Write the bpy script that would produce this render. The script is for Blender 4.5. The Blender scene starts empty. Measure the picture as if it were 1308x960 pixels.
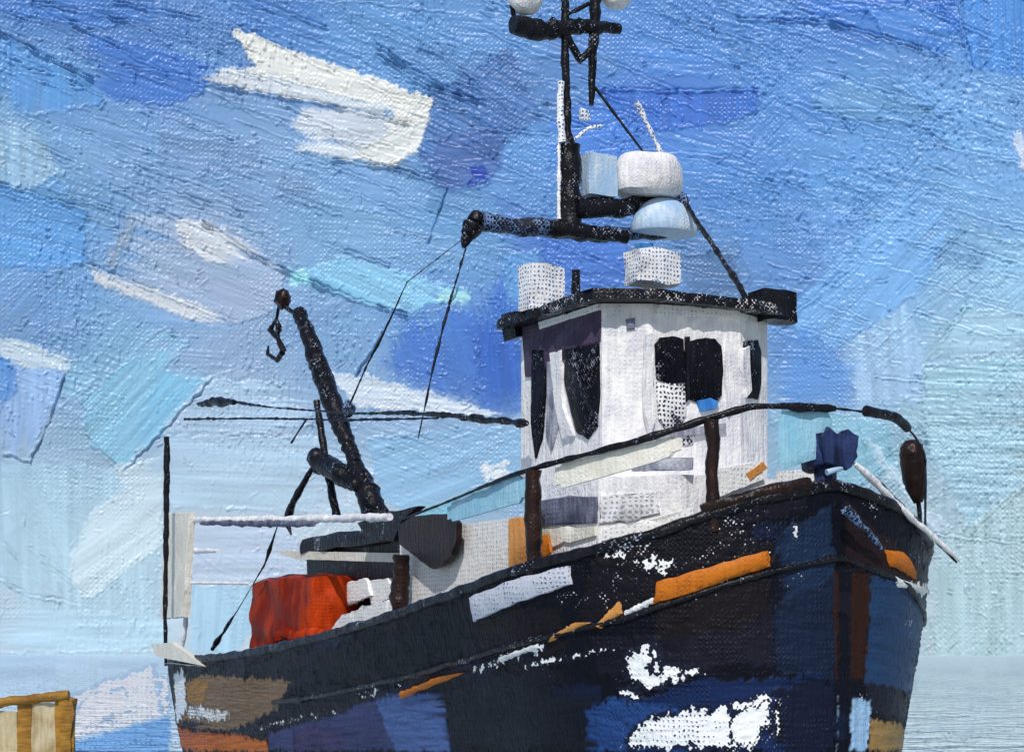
import bpy, bmesh, math, random
import numpy as np
from mathutils import Vector, Matrix, noise as mnoise

random.seed(7)
S = bpy.context.scene
COL = S.collection
F = 2400.0                     # focal length in photo pixels
CX, HY = 654.0, 825.0          # where the optical axis meets the photo
EYE = 1.8
R = math.radians

def lin(c):
    return tuple(((v/255)/12.92 if v/255 <= .04045 else ((v/255+.055)/1.055)**2.4) for v in c)

# ------------------------------------------------------------------ noise
_tabs = {}
def vnoise(x, y, seed=0):
    if seed not in _tabs:
        _tabs[seed] = np.random.RandomState(seed).rand(256, 256).astype(np.float32)
    t = _tabs[seed]
    x = np.asarray(x, np.float32); y = np.asarray(y, np.float32)
    fx = np.floor(x); fy = np.floor(y)
    xi = fx.astype(np.int32); yi = fy.astype(np.int32)
    u = x-fx; v = y-fy
    u = u*u*(3-2*u); v = v*v*(3-2*v)
    x0 = xi & 255; x1 = (xi+1) & 255; y0 = yi & 255; y1 = (yi+1) & 255
    return (t[x0, y0]*(1-u)+t[x1, y0]*u)*(1-v)+(t[x0, y1]*(1-u)+t[x1, y1]*u)*v
def sstep(a, b, x):
    t = np.clip((x-a)/(b-a), 0, 1)
    return t*t*(3-2*t)

# ------------------------------------------------------------------ paint engine: palette-knife strokes laid on a surface
class Paint:
    """U, V are surface coordinates of every vertex; k is the size of one 'grain' in them."""
    def __init__(s, U, V, col, k=1.0):
        s.U = U.astype(np.float32); s.V = V.astype(np.float32); s.k = k
        n = len(U)
        s.C = np.zeros((n, 3), np.float32); s.C[:] = col
        s.H = np.zeros(n, np.float32); s.B = np.zeros(n, np.float32)
        s.seed = 0
    def sdist(s, x, y, P):
        n = len(P); d = np.full(x.shape, 1e9, np.float32); ins = np.zeros(x.shape, bool)
        for i in range(n):
            ax, ay = P[i]; bx, by = P[(i+1) % n]
            ex, ey = bx-ax, by-ay
            L = ex*ex+ey*ey+1e-9
            t = np.clip(((x-ax)*ex+(y-ay)*ey)/L, 0, 1)
            d = np.minimum(d, (x-ax-t*ex)**2+(y-ay-t*ey)**2)
            c = ((ay > y) != (by > y))
            if abs(ey) > 1e-9:
                ins ^= c & (x < ex*(y-ay)/ey+ax)
        d = np.sqrt(d)
        return np.where(ins, -d, d)
    def stroke(s, P, col, thick=.7, rag=2.0, ang=None, streak=.8, ridge=.8, alpha=1.0, var=.06, dry=0.0, bare=None, erase=True, soft=1.0, fade=0):
        s.seed = (s.seed+1) % 40
        k = s.k; P = [(float(a), float(b)) for a, b in P]
        xs = [p[0] for p in P]; ys = [p[1] for p in P]
        m = (8+2*soft)*k+rag*k
        idx = np.nonzero((s.U > min(xs)-m) & (s.U < max(xs)+m) & (s.V > min(ys)-m) & (s.V < max(ys)+m))[0]
        if len(idx) == 0: return
        x = s.U[idx]; y = s.V[idx]; o = s.seed*17.3
        if ang is None:
            best = max(range(len(P)), key=lambda i: (P[i][0]-P[(i+1) % len(P)][0])**2+(P[i][1]-P[(i+1) % len(P)][1])**2)
            a, b = P[best], P[(best+1) % len(P)]
            ang = math.atan2(b[1]-a[1], b[0]-a[0])
        ca, sa = math.cos(ang), math.sin(ang)
        p = (x*ca+y*sa)/k; q = (-x*sa+y*ca)/k
        jx = (vnoise(x/k/9+o, y/k/9, 1)-.5)*2+(vnoise(x/k/3+o, y/k/3, 2)-.5)*1.6
        jy = (vnoise(x/k/9+o+50, y/k/9, 3)-.5)*2+(vnoise(x/k/3+o+9, y/k/3, 4)-.5)*1.6
        d = s.sdist(x+jx*rag*k, y+jy*rag*k, P)/k
        a = sstep(1.0*soft, -1.0*soft, d)
        st = vnoise(p/38+o, q/2.4, 5)-.5
        st2 = vnoise(p/90+o, q/7, 6)-.5
        if fade:
            qs = [(px_*ca+py_*sa)/k for px_, py_ in P]; lo, hi = min(qs), max(qs)
            pn = (p-lo)/max(1e-6, hi-lo)
            if fade < 0: pn = 1-pn
            a = a*sstep(0, .45*abs(fade), 1-pn+(st+st2)*.5*abs(fade))
        if dry:
            w = vnoise(p/25+o, q/3.2, 7)*.6+vnoise(x/k/2.6, y/k/2.6, 8)*.4
            a = a*sstep(dry-.12, dry+.12, w+np.clip(-d/30, 0, .25))
        a = (a*alpha).astype(np.float32)
        c = np.array(col, np.float32)[None, :]*(1+(st2*2.2+st)[:, None]*var*2)
        s.C[idx] = s.C[idx]*(1-a[:, None])+c*a[:, None]
        h = s.H[idx]
        h = h*(1-.75*a)+a*(thick+st*streak+st2*.5)
        h += ridge*np.exp(-((d+1.3)/1.2)**2)*np.clip(vnoise(p/22+o, q/22, 9)*2.4-.7, 0, 1.4)*alpha
        s.H[idx] = h
        if bare is not None:
            f = sstep(4, -9, d+(vnoise(x/k/5+o, y/k/5, 14)-.5)*9)
            s.B[idx] = np.maximum(s.B[idx]*(1-a), f*bare)
        elif erase:
            s.B[idx] *= (1-a)
    def crease(s, pts, h=1.4, w=1.3, pit=.9):
        k = s.k
        for (ax, ay), (bx, by) in zip(pts[:-1], pts[1:]):
            m = 8*k
            idx = np.nonzero((s.U > min(ax, bx)-m) & (s.U < max(ax, bx)+m) & (s.V > min(ay, by)-m) & (s.V < max(ay, by)+m))[0]
            if not len(idx): continue
            x = s.U[idx]; y = s.V[idx]
            x = x+(vnoise(x/k/7, y/k/7, 11)-.5)*4*k; y = y+(vnoise(x/k/7, y/k/7, 12)-.5)*4*k
            ex, ey = bx-ax, by-ay; L = math.hypot(ex, ey)
            t = ((x-ax)*ex+(y-ay)*ey)/(L*L)
            q = (-(x-ax)*ey+(y-ay)*ex)/L/k
            f = sstep(-.03, .02, t)*sstep(1.03, .98, t)*(.35+vnoise(x/k/14, y/k/14, 13))
            up = np.exp(-((q-1.2)/w)**2); dn = np.exp(-((q+1.0)/w)**2)
            s.H[idx] += h*f*(up-pit*dn)

# ------------------------------------------------------------------ materials
def weave_nodes(nt, uvscale):
    """canvas weave height from a UV map that is laid out in metres / grains"""
    N, L = nt.nodes, nt.links
    uv = N.new('ShaderNodeUVMap'); uv.uv_map = 'UVMap'
    no = N.new('ShaderNodeTexNoise'); no.inputs['Scale'].default_value = .16*uvscale; no.inputs['Detail'].default_value = 3
    L.new(uv.outputs[0], no.inputs['Vector'])
    sb = N.new('ShaderNodeVectorMath'); sb.operation = 'SUBTRACT'; sb.inputs[1].default_value = (.5, .5, .5)
    L.new(no.outputs['Color'], sb.inputs[0])
    sc = N.new('ShaderNodeVectorMath'); sc.operation = 'SCALE'; sc.inputs['Scale'].default_value = 3.2/uvscale
    L.new(sb.outputs[0], sc.inputs[0])
    ad = N.new('ShaderNodeVectorMath'); ad.operation = 'ADD'
    L.new(uv.outputs[0], ad.inputs[0]); L.new(sc.outputs[0], ad.inputs[1])
    sp = N.new('ShaderNodeSeparateXYZ'); L.new(ad.outputs[0], sp.inputs[0])
    sn = []
    for ax in (0, 1):
        m = N.new('ShaderNodeMath'); m.operation = 'MULTIPLY'; m.inputs[1].default_value = uvscale*math.pi
        L.new(sp.outputs[ax], m.inputs[0])
        s_ = N.new('ShaderNodeMath'); s_.operation = 'SINE'; L.new(m.outputs[0], s_.inputs[0]); sn.append(s_)
    pr = N.new('ShaderNodeMath'); pr.operation = 'MULTIPLY'
    L.new(sn[0].outputs[0], pr.inputs[0]); L.new(sn[1].outputs[0], pr.inputs[1])
    hf = N.new('ShaderNodeMath'); hf.operation = 'MULTIPLY_ADD'; hf.inputs[1].default_value = .26; hf.inputs[2].default_value = .5
    L.new(pr.outputs[0], hf.inputs[0])
    su = N.new('ShaderNodeMath'); su.operation = 'ADD'
    L.new(sn[0].outputs[0], su.inputs[0]); L.new(sn[1].outputs[0], su.inputs[1])
    h2 = N.new('ShaderNodeMath'); h2.operation = 'MULTIPLY_ADD'; h2.inputs[1].default_value = .13
    L.new(su.outputs[0], h2.inputs[0]); L.new(hf.outputs[0], h2.inputs[2])
    return uv, h2.outputs[0]

BOATW = 1/.026      # weave half periods per metre on the boat
def math2(nt, op, a, b=None, clamp=False):
    m = nt.nodes.new('ShaderNodeMath'); m.operation = op; m.use_clamp = clamp
    for i, v in enumerate((a, b)):
        if v is None: continue
        if isinstance(v, (int, float)): m.inputs[i].default_value = v
        else: nt.links.new(v, m.inputs[i])
    return m.outputs[0]

def paint_mat(name, c1=(128, 128, 128), c2=None, attr=False, bare=0.0, barecol=(224, 224, 226), rough=.5, wscale=BOATW,
              weave=.4, lump=.55, dist=.014, spec=.2, mixscale=2.2, streak=(9, 9, 1.2), nscale=1.0, bias=.5):
    m = bpy.data.materials.new(name); m.use_nodes = True
    nt = m.node_tree; N, L = nt.nodes, nt.links
    b = N['Principled BSDF']; b.inputs['Roughness'].default_value = rough
    b.inputs['Specular IOR Level'].default_value = spec
    uv, w = weave_nodes(nt, wscale)
    tc = N.new('ShaderNodeTexCoord')
    # lumpy impasto + directional streaks
    n1 = N.new('ShaderNodeTexNoise'); n1.inputs['Scale'].default_value = 14*nscale; n1.inputs['Detail'].default_value = 4; n1.inputs['Roughness'].default_value = .65
    L.new(tc.outputs['Object'], n1.inputs['Vector'])
    mp = N.new('ShaderNodeMapping'); mp.inputs['Scale'].default_value = tuple(v*nscale for v in streak)
    L.new(tc.outputs['Object'], mp.inputs['Vector'])
    n2 = N.new('ShaderNodeTexNoise'); n2.inputs['Scale'].default_value = 2.2; n2.inputs['Detail'].default_value = 4
    L.new(mp.outputs[0], n2.inputs['Vector'])
    n3 = N.new('ShaderNodeTexNoise'); n3.inputs['Scale'].default_value = mixscale*nscale; n3.inputs['Detail'].default_value = 5; n3.inputs['Distortion'].default_value = .6
    L.new(tc.outputs['Object'], n3.inputs['Vector'])
    if attr:
        at = N.new('ShaderNodeAttribute'); at.attribute_name = 'Col'; col = at.outputs['Color']
        ab = N.new('ShaderNodeAttribute'); ab.attribute_name = 'bare'; bv = ab.outputs['Fac']
    else:
        c2 = c2 or tuple(min(255, v*1.18+6) for v in c1)
        mx = N.new('ShaderNodeMix'); mx.data_type = 'RGBA'
        mx.inputs['A'].default_value = (*lin(c1), 1); mx.inputs['B'].default_value = (*lin(c2), 1)
        s0 = math2(nt, 'ADD', math2(nt, 'MULTIPLY', n3.outputs['Fac'], .6), math2(nt, 'MULTIPLY', n2.outputs['Fac'], .4))
        mr = N.new('ShaderNodeMapRange'); mr.inputs['From Min'].default_value = bias-.09; mr.inputs['From Max'].default_value = bias+.11
        L.new(s0, mr.inputs['Value']); L.new(mr.outputs[0], mx.inputs['Factor'])
        col = mx.outputs['Result']
        bv = None
    if bare or attr:
        # bare canvas: paint only caught the high threads, the pale ground shows between; also draws painted glints
        t = math2(nt, 'ADD', math2(nt, 'MULTIPLY', w, .34), math2(nt, 'MULTIPLY', n1.outputs['Fac'], .45))
        t = math2(nt, 'ADD', t, math2(nt, 'MULTIPLY', n3.outputs['Fac'], .35))
        lim = bv if attr else bare
        mr = N.new('ShaderNodeMapRange'); mr.inputs['From Min'].default_value = -.03; mr.inputs['From Max'].default_value = .03
        L.new(math2(nt, 'SUBTRACT', lim, t), mr.inputs['Value'])
        mb = N.new('ShaderNodeMix'); mb.data_type = 'RGBA'
        L.new(mr.outputs[0], mb.inputs['Factor']); L.new(col, mb.inputs['A']); mb.inputs['B'].default_value = (*lin(barecol), 1)
        col = mb.outputs['Result']
    L.new(col, b.inputs['Base Color'])
    am = N.new('ShaderNodeMapRange'); am.inputs['From Min'].default_value = .42; am.inputs['From Max'].default_value = .62
    am.inputs['To Min'].default_value = .05; am.inputs['To Max'].default_value = 1.3
    L.new(n3.outputs['Fac'], am.inputs['Value'])
    hw = math2(nt, 'MULTIPLY', math2(nt, 'MULTIPLY', w, weave), am.outputs[0])
    h = math2(nt, 'ADD', hw, math2(nt, 'MULTIPLY', n1.outputs['Fac'], lump))
    h = math2(nt, 'ADD', h, math2(nt, 'MULTIPLY', n2.outputs['Fac'], lump))
    bp = N.new('ShaderNodeBump'); bp.inputs['Distance'].default_value = dist; bp.inputs['Strength'].default_value = 1
    L.new(h, bp.inputs['Height']); L.new(bp.outputs[0], b.inputs['Normal'])
    return m

M = {}
def mats():
    dk = dict(rough=.3, spec=.2, dist=.014)
    M['black'] = paint_mat('black paint', (13, 13, 19), (30, 29, 36), bare=.43, barecol=(176, 186, 206), lump=.9, **dk)  # sparse pale flecks: painted glints plus a broken dry-brush look
    M['blackdry'] = paint_mat('dry black paint', (20, 20, 28), (46, 46, 56), bare=.52, barecol=(112, 140, 184), lump=.8, **dk)
    M['brown'] = paint_mat('dark brown paint', (28, 18, 18), (50, 32, 28), lump=.8, **dk)
    M['white'] = paint_mat('white paint', (250, 248, 246), (218, 217, 224), lump=1.5, weave=.32, mixscale=3)
    M['whitebare'] = paint_mat('thin white paint', (170, 170, 184), (226, 226, 230), bare=.66, barecol=(242, 242, 240), lump=1.0)
    M['speckle'] = paint_mat('speckled canvas', (84, 116, 176), (110, 140, 190), bare=.61, barecol=(246, 246, 246), lump=1.0)
    M['cream'] = paint_mat('cream paint', (218, 214, 200), (236, 232, 222), lump=1.2, weave=.3)
    M['beige'] = paint_mat('beige paint', (196, 182, 168), (220, 212, 204), bare=.62, barecol=(240, 238, 236), lump=.9)
    M['grey'] = paint_mat('grey paint', (124, 126, 144), (186, 188, 198), lump=1.0, mixscale=3)
    M['greydry'] = paint_mat('thin grey paint', (150, 154, 170), (196, 198, 208), bare=.60, barecol=(238, 238, 240), lump=1.0, mixscale=4)
    M['slate'] = paint_mat('slate paint', (66, 70, 90), (120, 124, 144), lump=1.0, mixscale=3)
    M['purple'] = paint_mat('purple grey eave shade', (64, 52, 76), (84, 72, 94), lump=.6)
    M['orange'] = paint_mat('ochre orange paint', (200, 114, 24), (182, 98, 22), lump=.9)
    M['tan'] = paint_mat('tan paint', (212, 150, 84), (196, 130, 64), lump=.8)
    M['cyanscreen'] = paint_mat('pale turquoise paint', (136, 190, 214), (166, 206, 226), lump=1.0, weave=.3)
    M['red'] = paint_mat('orange red paint', (122, 32, 12), (196, 66, 18), rough=.4, lump=.9, spec=.06, streak=(3, 3, .5), mixscale=1.0, bias=.53)
    M['window'] = paint_mat('dark window', (12, 12, 18), (26, 27, 36), bare=.44, barecol=(150, 154, 170), lump=.8, rough=.35, spec=.07, dist=.014)
    M['blackedge'] = paint_mat('chipped black paint', (13, 13, 19), (30, 29, 36), bare=.46, barecol=(226, 226, 228), lump=.8, **dk)
    M['windowbare'] = paint_mat('scuffed window', (24, 24, 34), (50, 52, 64), bare=.59, barecol=(236, 236, 238), lump=.8, **dk)
    M['navy'] = paint_mat('navy paint', (18, 26, 54), (52, 66, 112), lump=1.4, **dk)
    M['paleblue'] = paint_mat('pale blue paint', (160, 192, 224), (206, 220, 234), lump=.8)
    M['cyan'] = paint_mat('blue paint', (50, 120, 200), (90, 160, 220), lump=.8)
    M['ochre'] = paint_mat('ochre timber paint', (170, 124, 48), (128, 88, 34), lump=1.0, streak=(1.5, 9, 9))
    M['sandboard'] = paint_mat('sand board paint', (196, 180, 148), (160, 138, 96), lump=1.0)
    M['scuff'] = paint_mat('scuffed white board', (60, 64, 82), (110, 114, 132), bare=.70, barecol=(200, 202, 214), lump=1.0)
    M['hull'] = paint_mat('hull paint', attr=True, lump=1.0, weave=.7, barecol=(244, 244, 244), rough=.36, spec=.09, dist=.018)
    M['rope'] = paint_mat('black wire', (14, 16, 26), (36, 40, 56), lump=.6)
    M['deck'] = paint_mat('deck grey paint', (92, 94, 104), (130, 130, 140))

# ------------------------------------------------------------------ object helpers
def link(o, parent=None):
    COL.objects.link(o)
    if parent: o.parent = parent
    return o
def tag(o, label=None, cat=None, group=None, kind=None):
    if label: o['label'] = label
    if cat: o['category'] = cat
    if group: o['group'] = group
    if kind: o['kind'] = kind
    return o
def boxuv(me):
    uvl = me.uv_layers.new(name='UVMap').data
    for p in me.polygons:
        n = p.normal; ax = max(range(3), key=lambda i: abs(n[i]))
        for li in p.loop_indices:
            v = me.vertices[me.loops[li].vertex_index].co
            uvl[li].uv = ((v.y, v.z), (v.x, v.z), (v.x, v.y))[ax]
def finish(name, bm, mat, parent=None, label=None, smooth=True):
    bmesh.ops.recalc_face_normals(bm, faces=bm.faces[:])
    me = bpy.data.meshes.new(name); bm.to_mesh(me); bm.free()
    boxuv(me)
    if smooth:
        for p in me.polygons: p.use_smooth = True
        if hasattr(me, 'set_sharp_from_angle'): me.set_sharp_from_angle(angle=R(50))
    me.materials.append(M[mat])
    o = link(bpy.data.objects.new(name, me), parent)
    if label: o['label'] = label
    return o

def add_tube(bm, pts, rad, jit=.2, step=.045, seg=12, flat=1.0):
    """brush-laid bar: radius and centre line wander"""
    pts = [Vector(p) for p in pts]
    if not isinstance(rad, (list, tuple)): rad = [rad]*len(pts)
    out = []
    for i in range(len(pts)-1):
        n = max(1, int((pts[i+1]-pts[i]).length/step))
        for j in range(n):
            t = j/n; out.append((pts[i].lerp(pts[i+1], t), rad[i]*(1-t)+rad[i+1]*t))
    out.append((pts[-1], rad[-1]))
    rings = []; ns = Vector((random.random()*100, 0, 0))
    for i, (p, r) in enumerate(out):
        a = out[max(0, i-1)][0]; b = out[min(len(out)-1, i+1)][0]
        d = (b-a)
        d = d.normalized() if d.length > 1e-6 else Vector((0, 0, 1))
        up = Vector((0, 0, 1)) if abs(d.z) < .9 else Vector((1, 0, 0))
        x = d.cross(up).normalized(); y = x.cross(d)
        w = p/max(r, .09)
        c = p+x*r*jit*mnoise.noise(w*.22+ns)*.8+y*r*jit*mnoise.noise(w*.22-ns)*.8
        rr = r*(1+jit*mnoise.noise(w*.3+ns*2)*.8)
        ring = []
        for s in range(seg):
            an = 2*math.pi*s/seg
            o_ = x*math.cos(an)*flat+y*math.sin(an)
            q = rr*(1+jit*1.0*mnoise.noise((p+o_*r)/max(r, .09)*.6+ns)+jit*.45*mnoise.noise((p+o_*r)*26+ns))
            ring.append(bm.verts.new(c+o_*q))
        rings.append(ring)
    for r0, r1 in zip(rings[:-1], rings[1:]):
        for s in range(seg):
            bm.faces.new((r0[s], r0[(s+1) % seg], r1[(s+1) % seg], r1[s]))
    bm.faces.new(rings[0][::-1]); bm.faces.new(rings[-1])
def tube(name, pts, rad, mat, parent, **k):
    bm = bmesh.new(); add_tube(bm, pts, rad, **k); return finish(name, bm, mat, parent)

def ragged(pts, step, rag):
    out = []; ns = random.random()*90
    n = len(pts)
    for i in range(n):
        a, b = pts[i], pts[(i+1) % n]
        d = b-a; L = d.length; m = max(1, int(L/step))
        for j in range(m):
            out.append(a+d*(j/m))
    c = sum(out, Vector())/len(out)
    res = []
    for i, p in enumerate(out):
        v = (p-c)
        nrm = v.normalized() if v.length > 1e-5 else Vector()
        res.append(p+nrm*rag*(mnoise.noise(p*7+Vector((ns, 0, 0)))*1.1+(random.random()-.5)*.9))
    return res
def add_slab(bm, pts, thick, rag=.012, step=.05, bev=.006):
    """flat piece with a hand-cut edge: outline pts (3-D, planar), thickness vector"""
    pts = ragged([Vector(p) for p in pts], step, rag) if rag else [Vector(p) for p in pts]
    n = Vector()
    for i in range(len(pts)):
        n += (pts[i]-pts[0]).cross(pts[(i+1) % len(pts)]-pts[0])
    n.normalize(); t = Vector(thick)
    if n.dot(t) < 0: pts = pts[::-1]; n = -n
    c = sum(pts, Vector())/len(pts)
    lo = [bm.verts.new(p) for p in pts]
    hi = [bm.verts.new(p+t*.7) for p in pts]
    top = [bm.verts.new(p+t+(c-p).normalized()*min(bev*1.5, (c-p).length*.3)) for p in pts]
    k = len(pts)
    f = [bm.faces.new(lo[::-1]), bm.faces.new(top)]
    for i in range(k):
        j = (i+1) % k
        bm.faces.new((lo[i], lo[j], hi[j], hi[i])); bm.faces.new((hi[i], hi[j], top[j], top[i]))
    bmesh.ops.triangulate(bm, faces=f)
def slab(name, pts, thick, mat, parent, label=None, **k):
    bm = bmesh.new(); add_slab(bm, pts, thick, **k); return finish(name, bm, mat, parent, label)

def add_lumpbox(bm, lo, hi, jit=.02, cuts=5, rnd=.0):
    b2 = bmesh.new(); bmesh.ops.create_cube(b2, size=1)
    bmesh.ops.subdivide_edges(b2, edges=b2.edges[:], cuts=cuts, use_grid_fill=True)
    lo = Vector(lo); hi = Vector(hi); c = (lo+hi)/2; sz = hi-lo; ns = Vector((random.random()*50, 0, 0))
    vm = {}
    for v in b2.verts:
        p = Vector((v.co.x*2, v.co.y*2, v.co.z*2))
        if rnd:
            sp = p.normalized(); q = p.lerp(Vector((sp.x, sp.y, sp.z))*1.25, rnd)
        else: q = p
        w = Vector((c.x+q.x*sz.x/2, c.y+q.y*sz.y/2, c.z+q.z*sz.z/2))
        w += mnoise.noise_vector(w*3.5+ns)*jit
        vm[v] = bm.verts.new(w)
    for f in b2.faces: bm.faces.new([vm[v] for v in f.verts])
    b2.free()
def lumpbox(name, lo, hi, mat, parent, label=None, **k):
    bm = bmesh.new(); add_lumpbox(bm, lo, hi, **k); return finish(name, bm, mat, parent, label)

def add_blob(bm, c, r, jit=.06, squash=(1, 1, 1), sub=3):
    b2 = bmesh.new(); bmesh.ops.create_icosphere(b2, subdivisions=sub, radius=1)
    vm = {}; c = Vector(c); ns = Vector((random.random()*50, 3, 0))
    for v in b2.verts:
        f = 1+jit*mnoise.noise(v.co*2.3+ns)*2
        vm[v] = bm.verts.new(c+Vector((v.co.x*r*squash[0]*f, v.co.y*r*squash[1]*f, v.co.z*r*squash[2]*f)))
    for f in b2.faces: bm.faces.new([vm[v] for v in f.verts])
    b2.free()
def blob(name, c, r, mat, parent, **k):
    bm = bmesh.new(); add_blob(bm, c, r, **k); return finish(name, bm, mat, parent)

def add_prism(bm, plan, z0, z1):
    lo = [bm.verts.new((x, y, z0)) for x, y in plan]; hi = [bm.verts.new((x, y, z1)) for x, y in plan]
    n = len(plan)
    bm.faces.new(lo[::-1]); bm.faces.new(hi)
    for i in range(n): bm.faces.new((lo[i], lo[(i+1) % n], hi[(i+1) % n], hi[i]))

# ------------------------------------------------------------------ boat frame: x forward, y port, z up; origin at the stem on the waterline
TH = R(28); sT, cT = math.sin(TH), math.cos(TH)
BX, BY = 3.29, 19.0
def to_world(p):
    a, s = -p[0], p[1]
    return Vector((BX-sT*a+cT*s, BY+cT*a+sT*s, p[2]))
def to_local(X, Y, Z):
    return Vector((-(-sT*(X-BX)+cT*(Y-BY)), cT*(X-BX)+sT*(Y-BY), Z))
def ray(px, py):
    o = to_local(0, 0, EYE); d = to_local((px-CX)/F, 1, EYE+(HY-py)/F)-o
    return o, d
def on(px, py, p0, n):
    o, d = ray(px, py); n = Vector(n); t = (Vector(p0)-o).dot(n)/d.dot(n); return o+d*t
def PS(px, py, s): return on(px, py, (0, s, 0), (0, 1, 0))       # on a fore-and-aft plane
def PA(px, py, a): return on(px, py, (-a, 0, 0), (1, 0, 0))      # on a cross-ship plane
def PZ(px, py, z): return on(px, py, (0, 0, z), (0, 0, 1))
def proj(P):
    W = to_world(P); return (CX+F*W.x/W.y, HY-F*(W.z-EYE)/W.y)

mats()

# ================================================================== SKY
SR = 400.0
def build_sky():
    def axis(lo, hi, d, L0, L1):
        a = list(np.arange(lo, hi+d, d)); st = d; x = a[-1]; up = []
        while x < L1:
            st = min(st*1.25, 40); x += st; up.append(x)
        st = d; x = lo; dn = []
        while x > L0:
            st = min(st*1.25, 40); x -= st; dn.append(x)
        return np.array(dn[::-1]+a+up)
    us = axis(-700, 700, 1.3, -2300, 2300)
    vs = axis(-20, 840, 1.3, -22, 1900)              # grains above the foot of the sky
    nu, nv = len(us), len(vs)
    Ug, Vg = np.meshgrid(us, vs)
    px = (CX+Ug).ravel(); py = (HY-Vg).ravel()
    P = Paint(px, py, lin((120, 165, 215)))
    samples = [((50,20),(85,130,198)),((200,100),(80,125,197)),((350,30),(88,135,203)),((450,60),(100,150,210)),((560,60),(100,148,205)),
    ((620,40),(105,150,210)),((640,110),(88,124,180)),((60,150),(100,150,210)),((150,200),(130,165,210)),((30,190),(150,180,212)),
    ((250,160),(125,160,208)),((350,180),(135,165,208)),((450,250),(128,165,212)),((600,170),(88,125,185)),((680,200),(100,150,212)),
    ((60,290),(105,155,210)),((100,330),(115,160,212)),((250,330),(160,172,200)),((450,320),(130,170,210)),((560,330),(115,160,210)),
    ((620,300),(110,155,205)),((640,430),(70,115,200)),((560,430),(90,140,208)),((450,430),(125,165,212)),((300,450),(150,175,212)),
    ((200,410),(125,165,212)),((60,420),(115,155,210)),((130,500),(130,180,215)),((50,550),(150,180,220)),((60,650),(165,200,228)),
    ((150,700),(175,205,230)),((100,790),(178,205,232)),((300,560),(170,195,225)),((500,580),(150,185,222)),((600,600),(140,180,218)),
    ((600,550),(145,180,220)),((850,60),(90,140,210)),((1000,50),(90,140,208)),((1100,20),(75,125,205)),((1250,60),(95,145,215)),
    ((850,140),(75,120,205)),((1000,150),(95,145,212)),((1100,150),(105,155,215)),((1250,150),(125,170,225)),((950,250),(95,145,212)),
    ((1100,250),(105,155,215)),((1250,280),(125,170,222)),((1000,330),(95,140,205)),((1100,350),(120,165,222)),((1250,380),(150,190,225)),
    ((1030,460),(95,145,215)),((1100,470),(150,185,228)),((1250,450),(160,195,220)),((1250,550),(150,185,205)),((1150,560),(150,190,218)),
    ((1200,650),(165,195,215)),((1280,700),(178,203,220)),((1220,780),(175,203,220)),((720,330),(75,115,195)),((900,350),(95,130,180)),((1040,580),(145,185,215)),
    ((300,700),(178,200,226)),((450,700),(176,198,222)),((300,780),(178,204,228))]
    SP = np.array([s[0] for s in samples], float); SC = np.array([lin(s[1]) for s in samples])
    def field(x, y):
        if y < -40: y = -40+(y+40)*.1
        x = min(max(x, -60), 1370)
        d = ((SP[:, 0]-x)**2+(SP[:, 1]-y)**2); w = 1/(d+900)**1.6
        c = (SC*w[:, None]).sum(0)/w.sum()
        g = c.mean(); f = min(max((y-250)/450, 0), 1)*.16+.03
        return (c*(1-f)+g*f)*np.array([.95, .95, .95])
    rs = random.Random(3)
    # ground coat
    step = 26
    gx = np.arange(-2000, 3300, step); gy = np.arange(-1300, 860, step)
    G = np.array([[field(x, y) for x in gx] for y in gy], np.float32)
    fx = np.clip((px-gx[0])/step, 0, len(gx)-1.001); fy = np.clip((py-gy[0])/step, 0, len(gy)-1.001)
    ix = fx.astype(int); iy = fy.astype(int); tx = (fx-ix)[:, None]; ty = (fy-iy)[:, None]
    P.C[:] = (G[iy, ix]*(1-tx)+G[iy, ix+1]*tx)*(1-ty)+(G[iy+1, ix]*(1-tx)+G[iy+1, ix+1]*tx)*ty
    def rstroke(x, y, L, W, ang, al=.75, **kw):
        ca, sa = math.cos(ang), math.sin(ang)
        q = [(-L/2, -W/2), (L/2*rs.uniform(.7, 1), -W/2*rs.uniform(.6, 1)), (L/2, W/2*rs.uniform(.5, 1)), (-L/2*rs.uniform(.7, 1), W/2)]
        poly = [(x+a*ca-b*sa, y+a*sa+b*ca) for a, b in q]
        c = field(x, y)*np.array([rs.uniform(.86, 1.14)]*3)*np.array([rs.uniform(.95, 1.06), 1, rs.uniform(.97, 1.03)])
        P.stroke(poly, c, alpha=al, ang=ang, **kw)
    for i in range(260):                                    # beyond the part the photo shows
        x = rs.uniform(-1700, 3000); y = rs.uniform(-1100, 830)
        if -60 < x < 1370 and -40 < y: continue
        rstroke(x, y, rs.uniform(120, 340), rs.uniform(40, 120), rs.gauss(.25, .35), rag=3, fade=1)
    for i in range(560):
        x = rs.uniform(-60, 1370); y = rs.uniform(-40, 840)
        if y < 330: ang = rs.gauss(.33, .16)
        elif x > 950: ang = rs.choice([rs.gauss(-.75, .2), rs.gauss(.3, .15), rs.gauss(1.5, .1)])
        else: ang = rs.choice([rs.gauss(.25, .2), rs.gauss(-.7, .2), rs.gauss(.05, .1)])
        rstroke(x, y, rs.uniform(50, 190), rs.uniform(18, 60), ang, al=rs.uniform(.3, .8), rag=3.0, dry=rs.choice([0, 0, .35, .45]), streak=rs.uniform(.3, 1.2), soft=rs.choice([1, 3, 6]), ridge=rs.choice([.1, .5, 1.6]), fade=rs.choice([0, 1, -1, 1, -1]))
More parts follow.
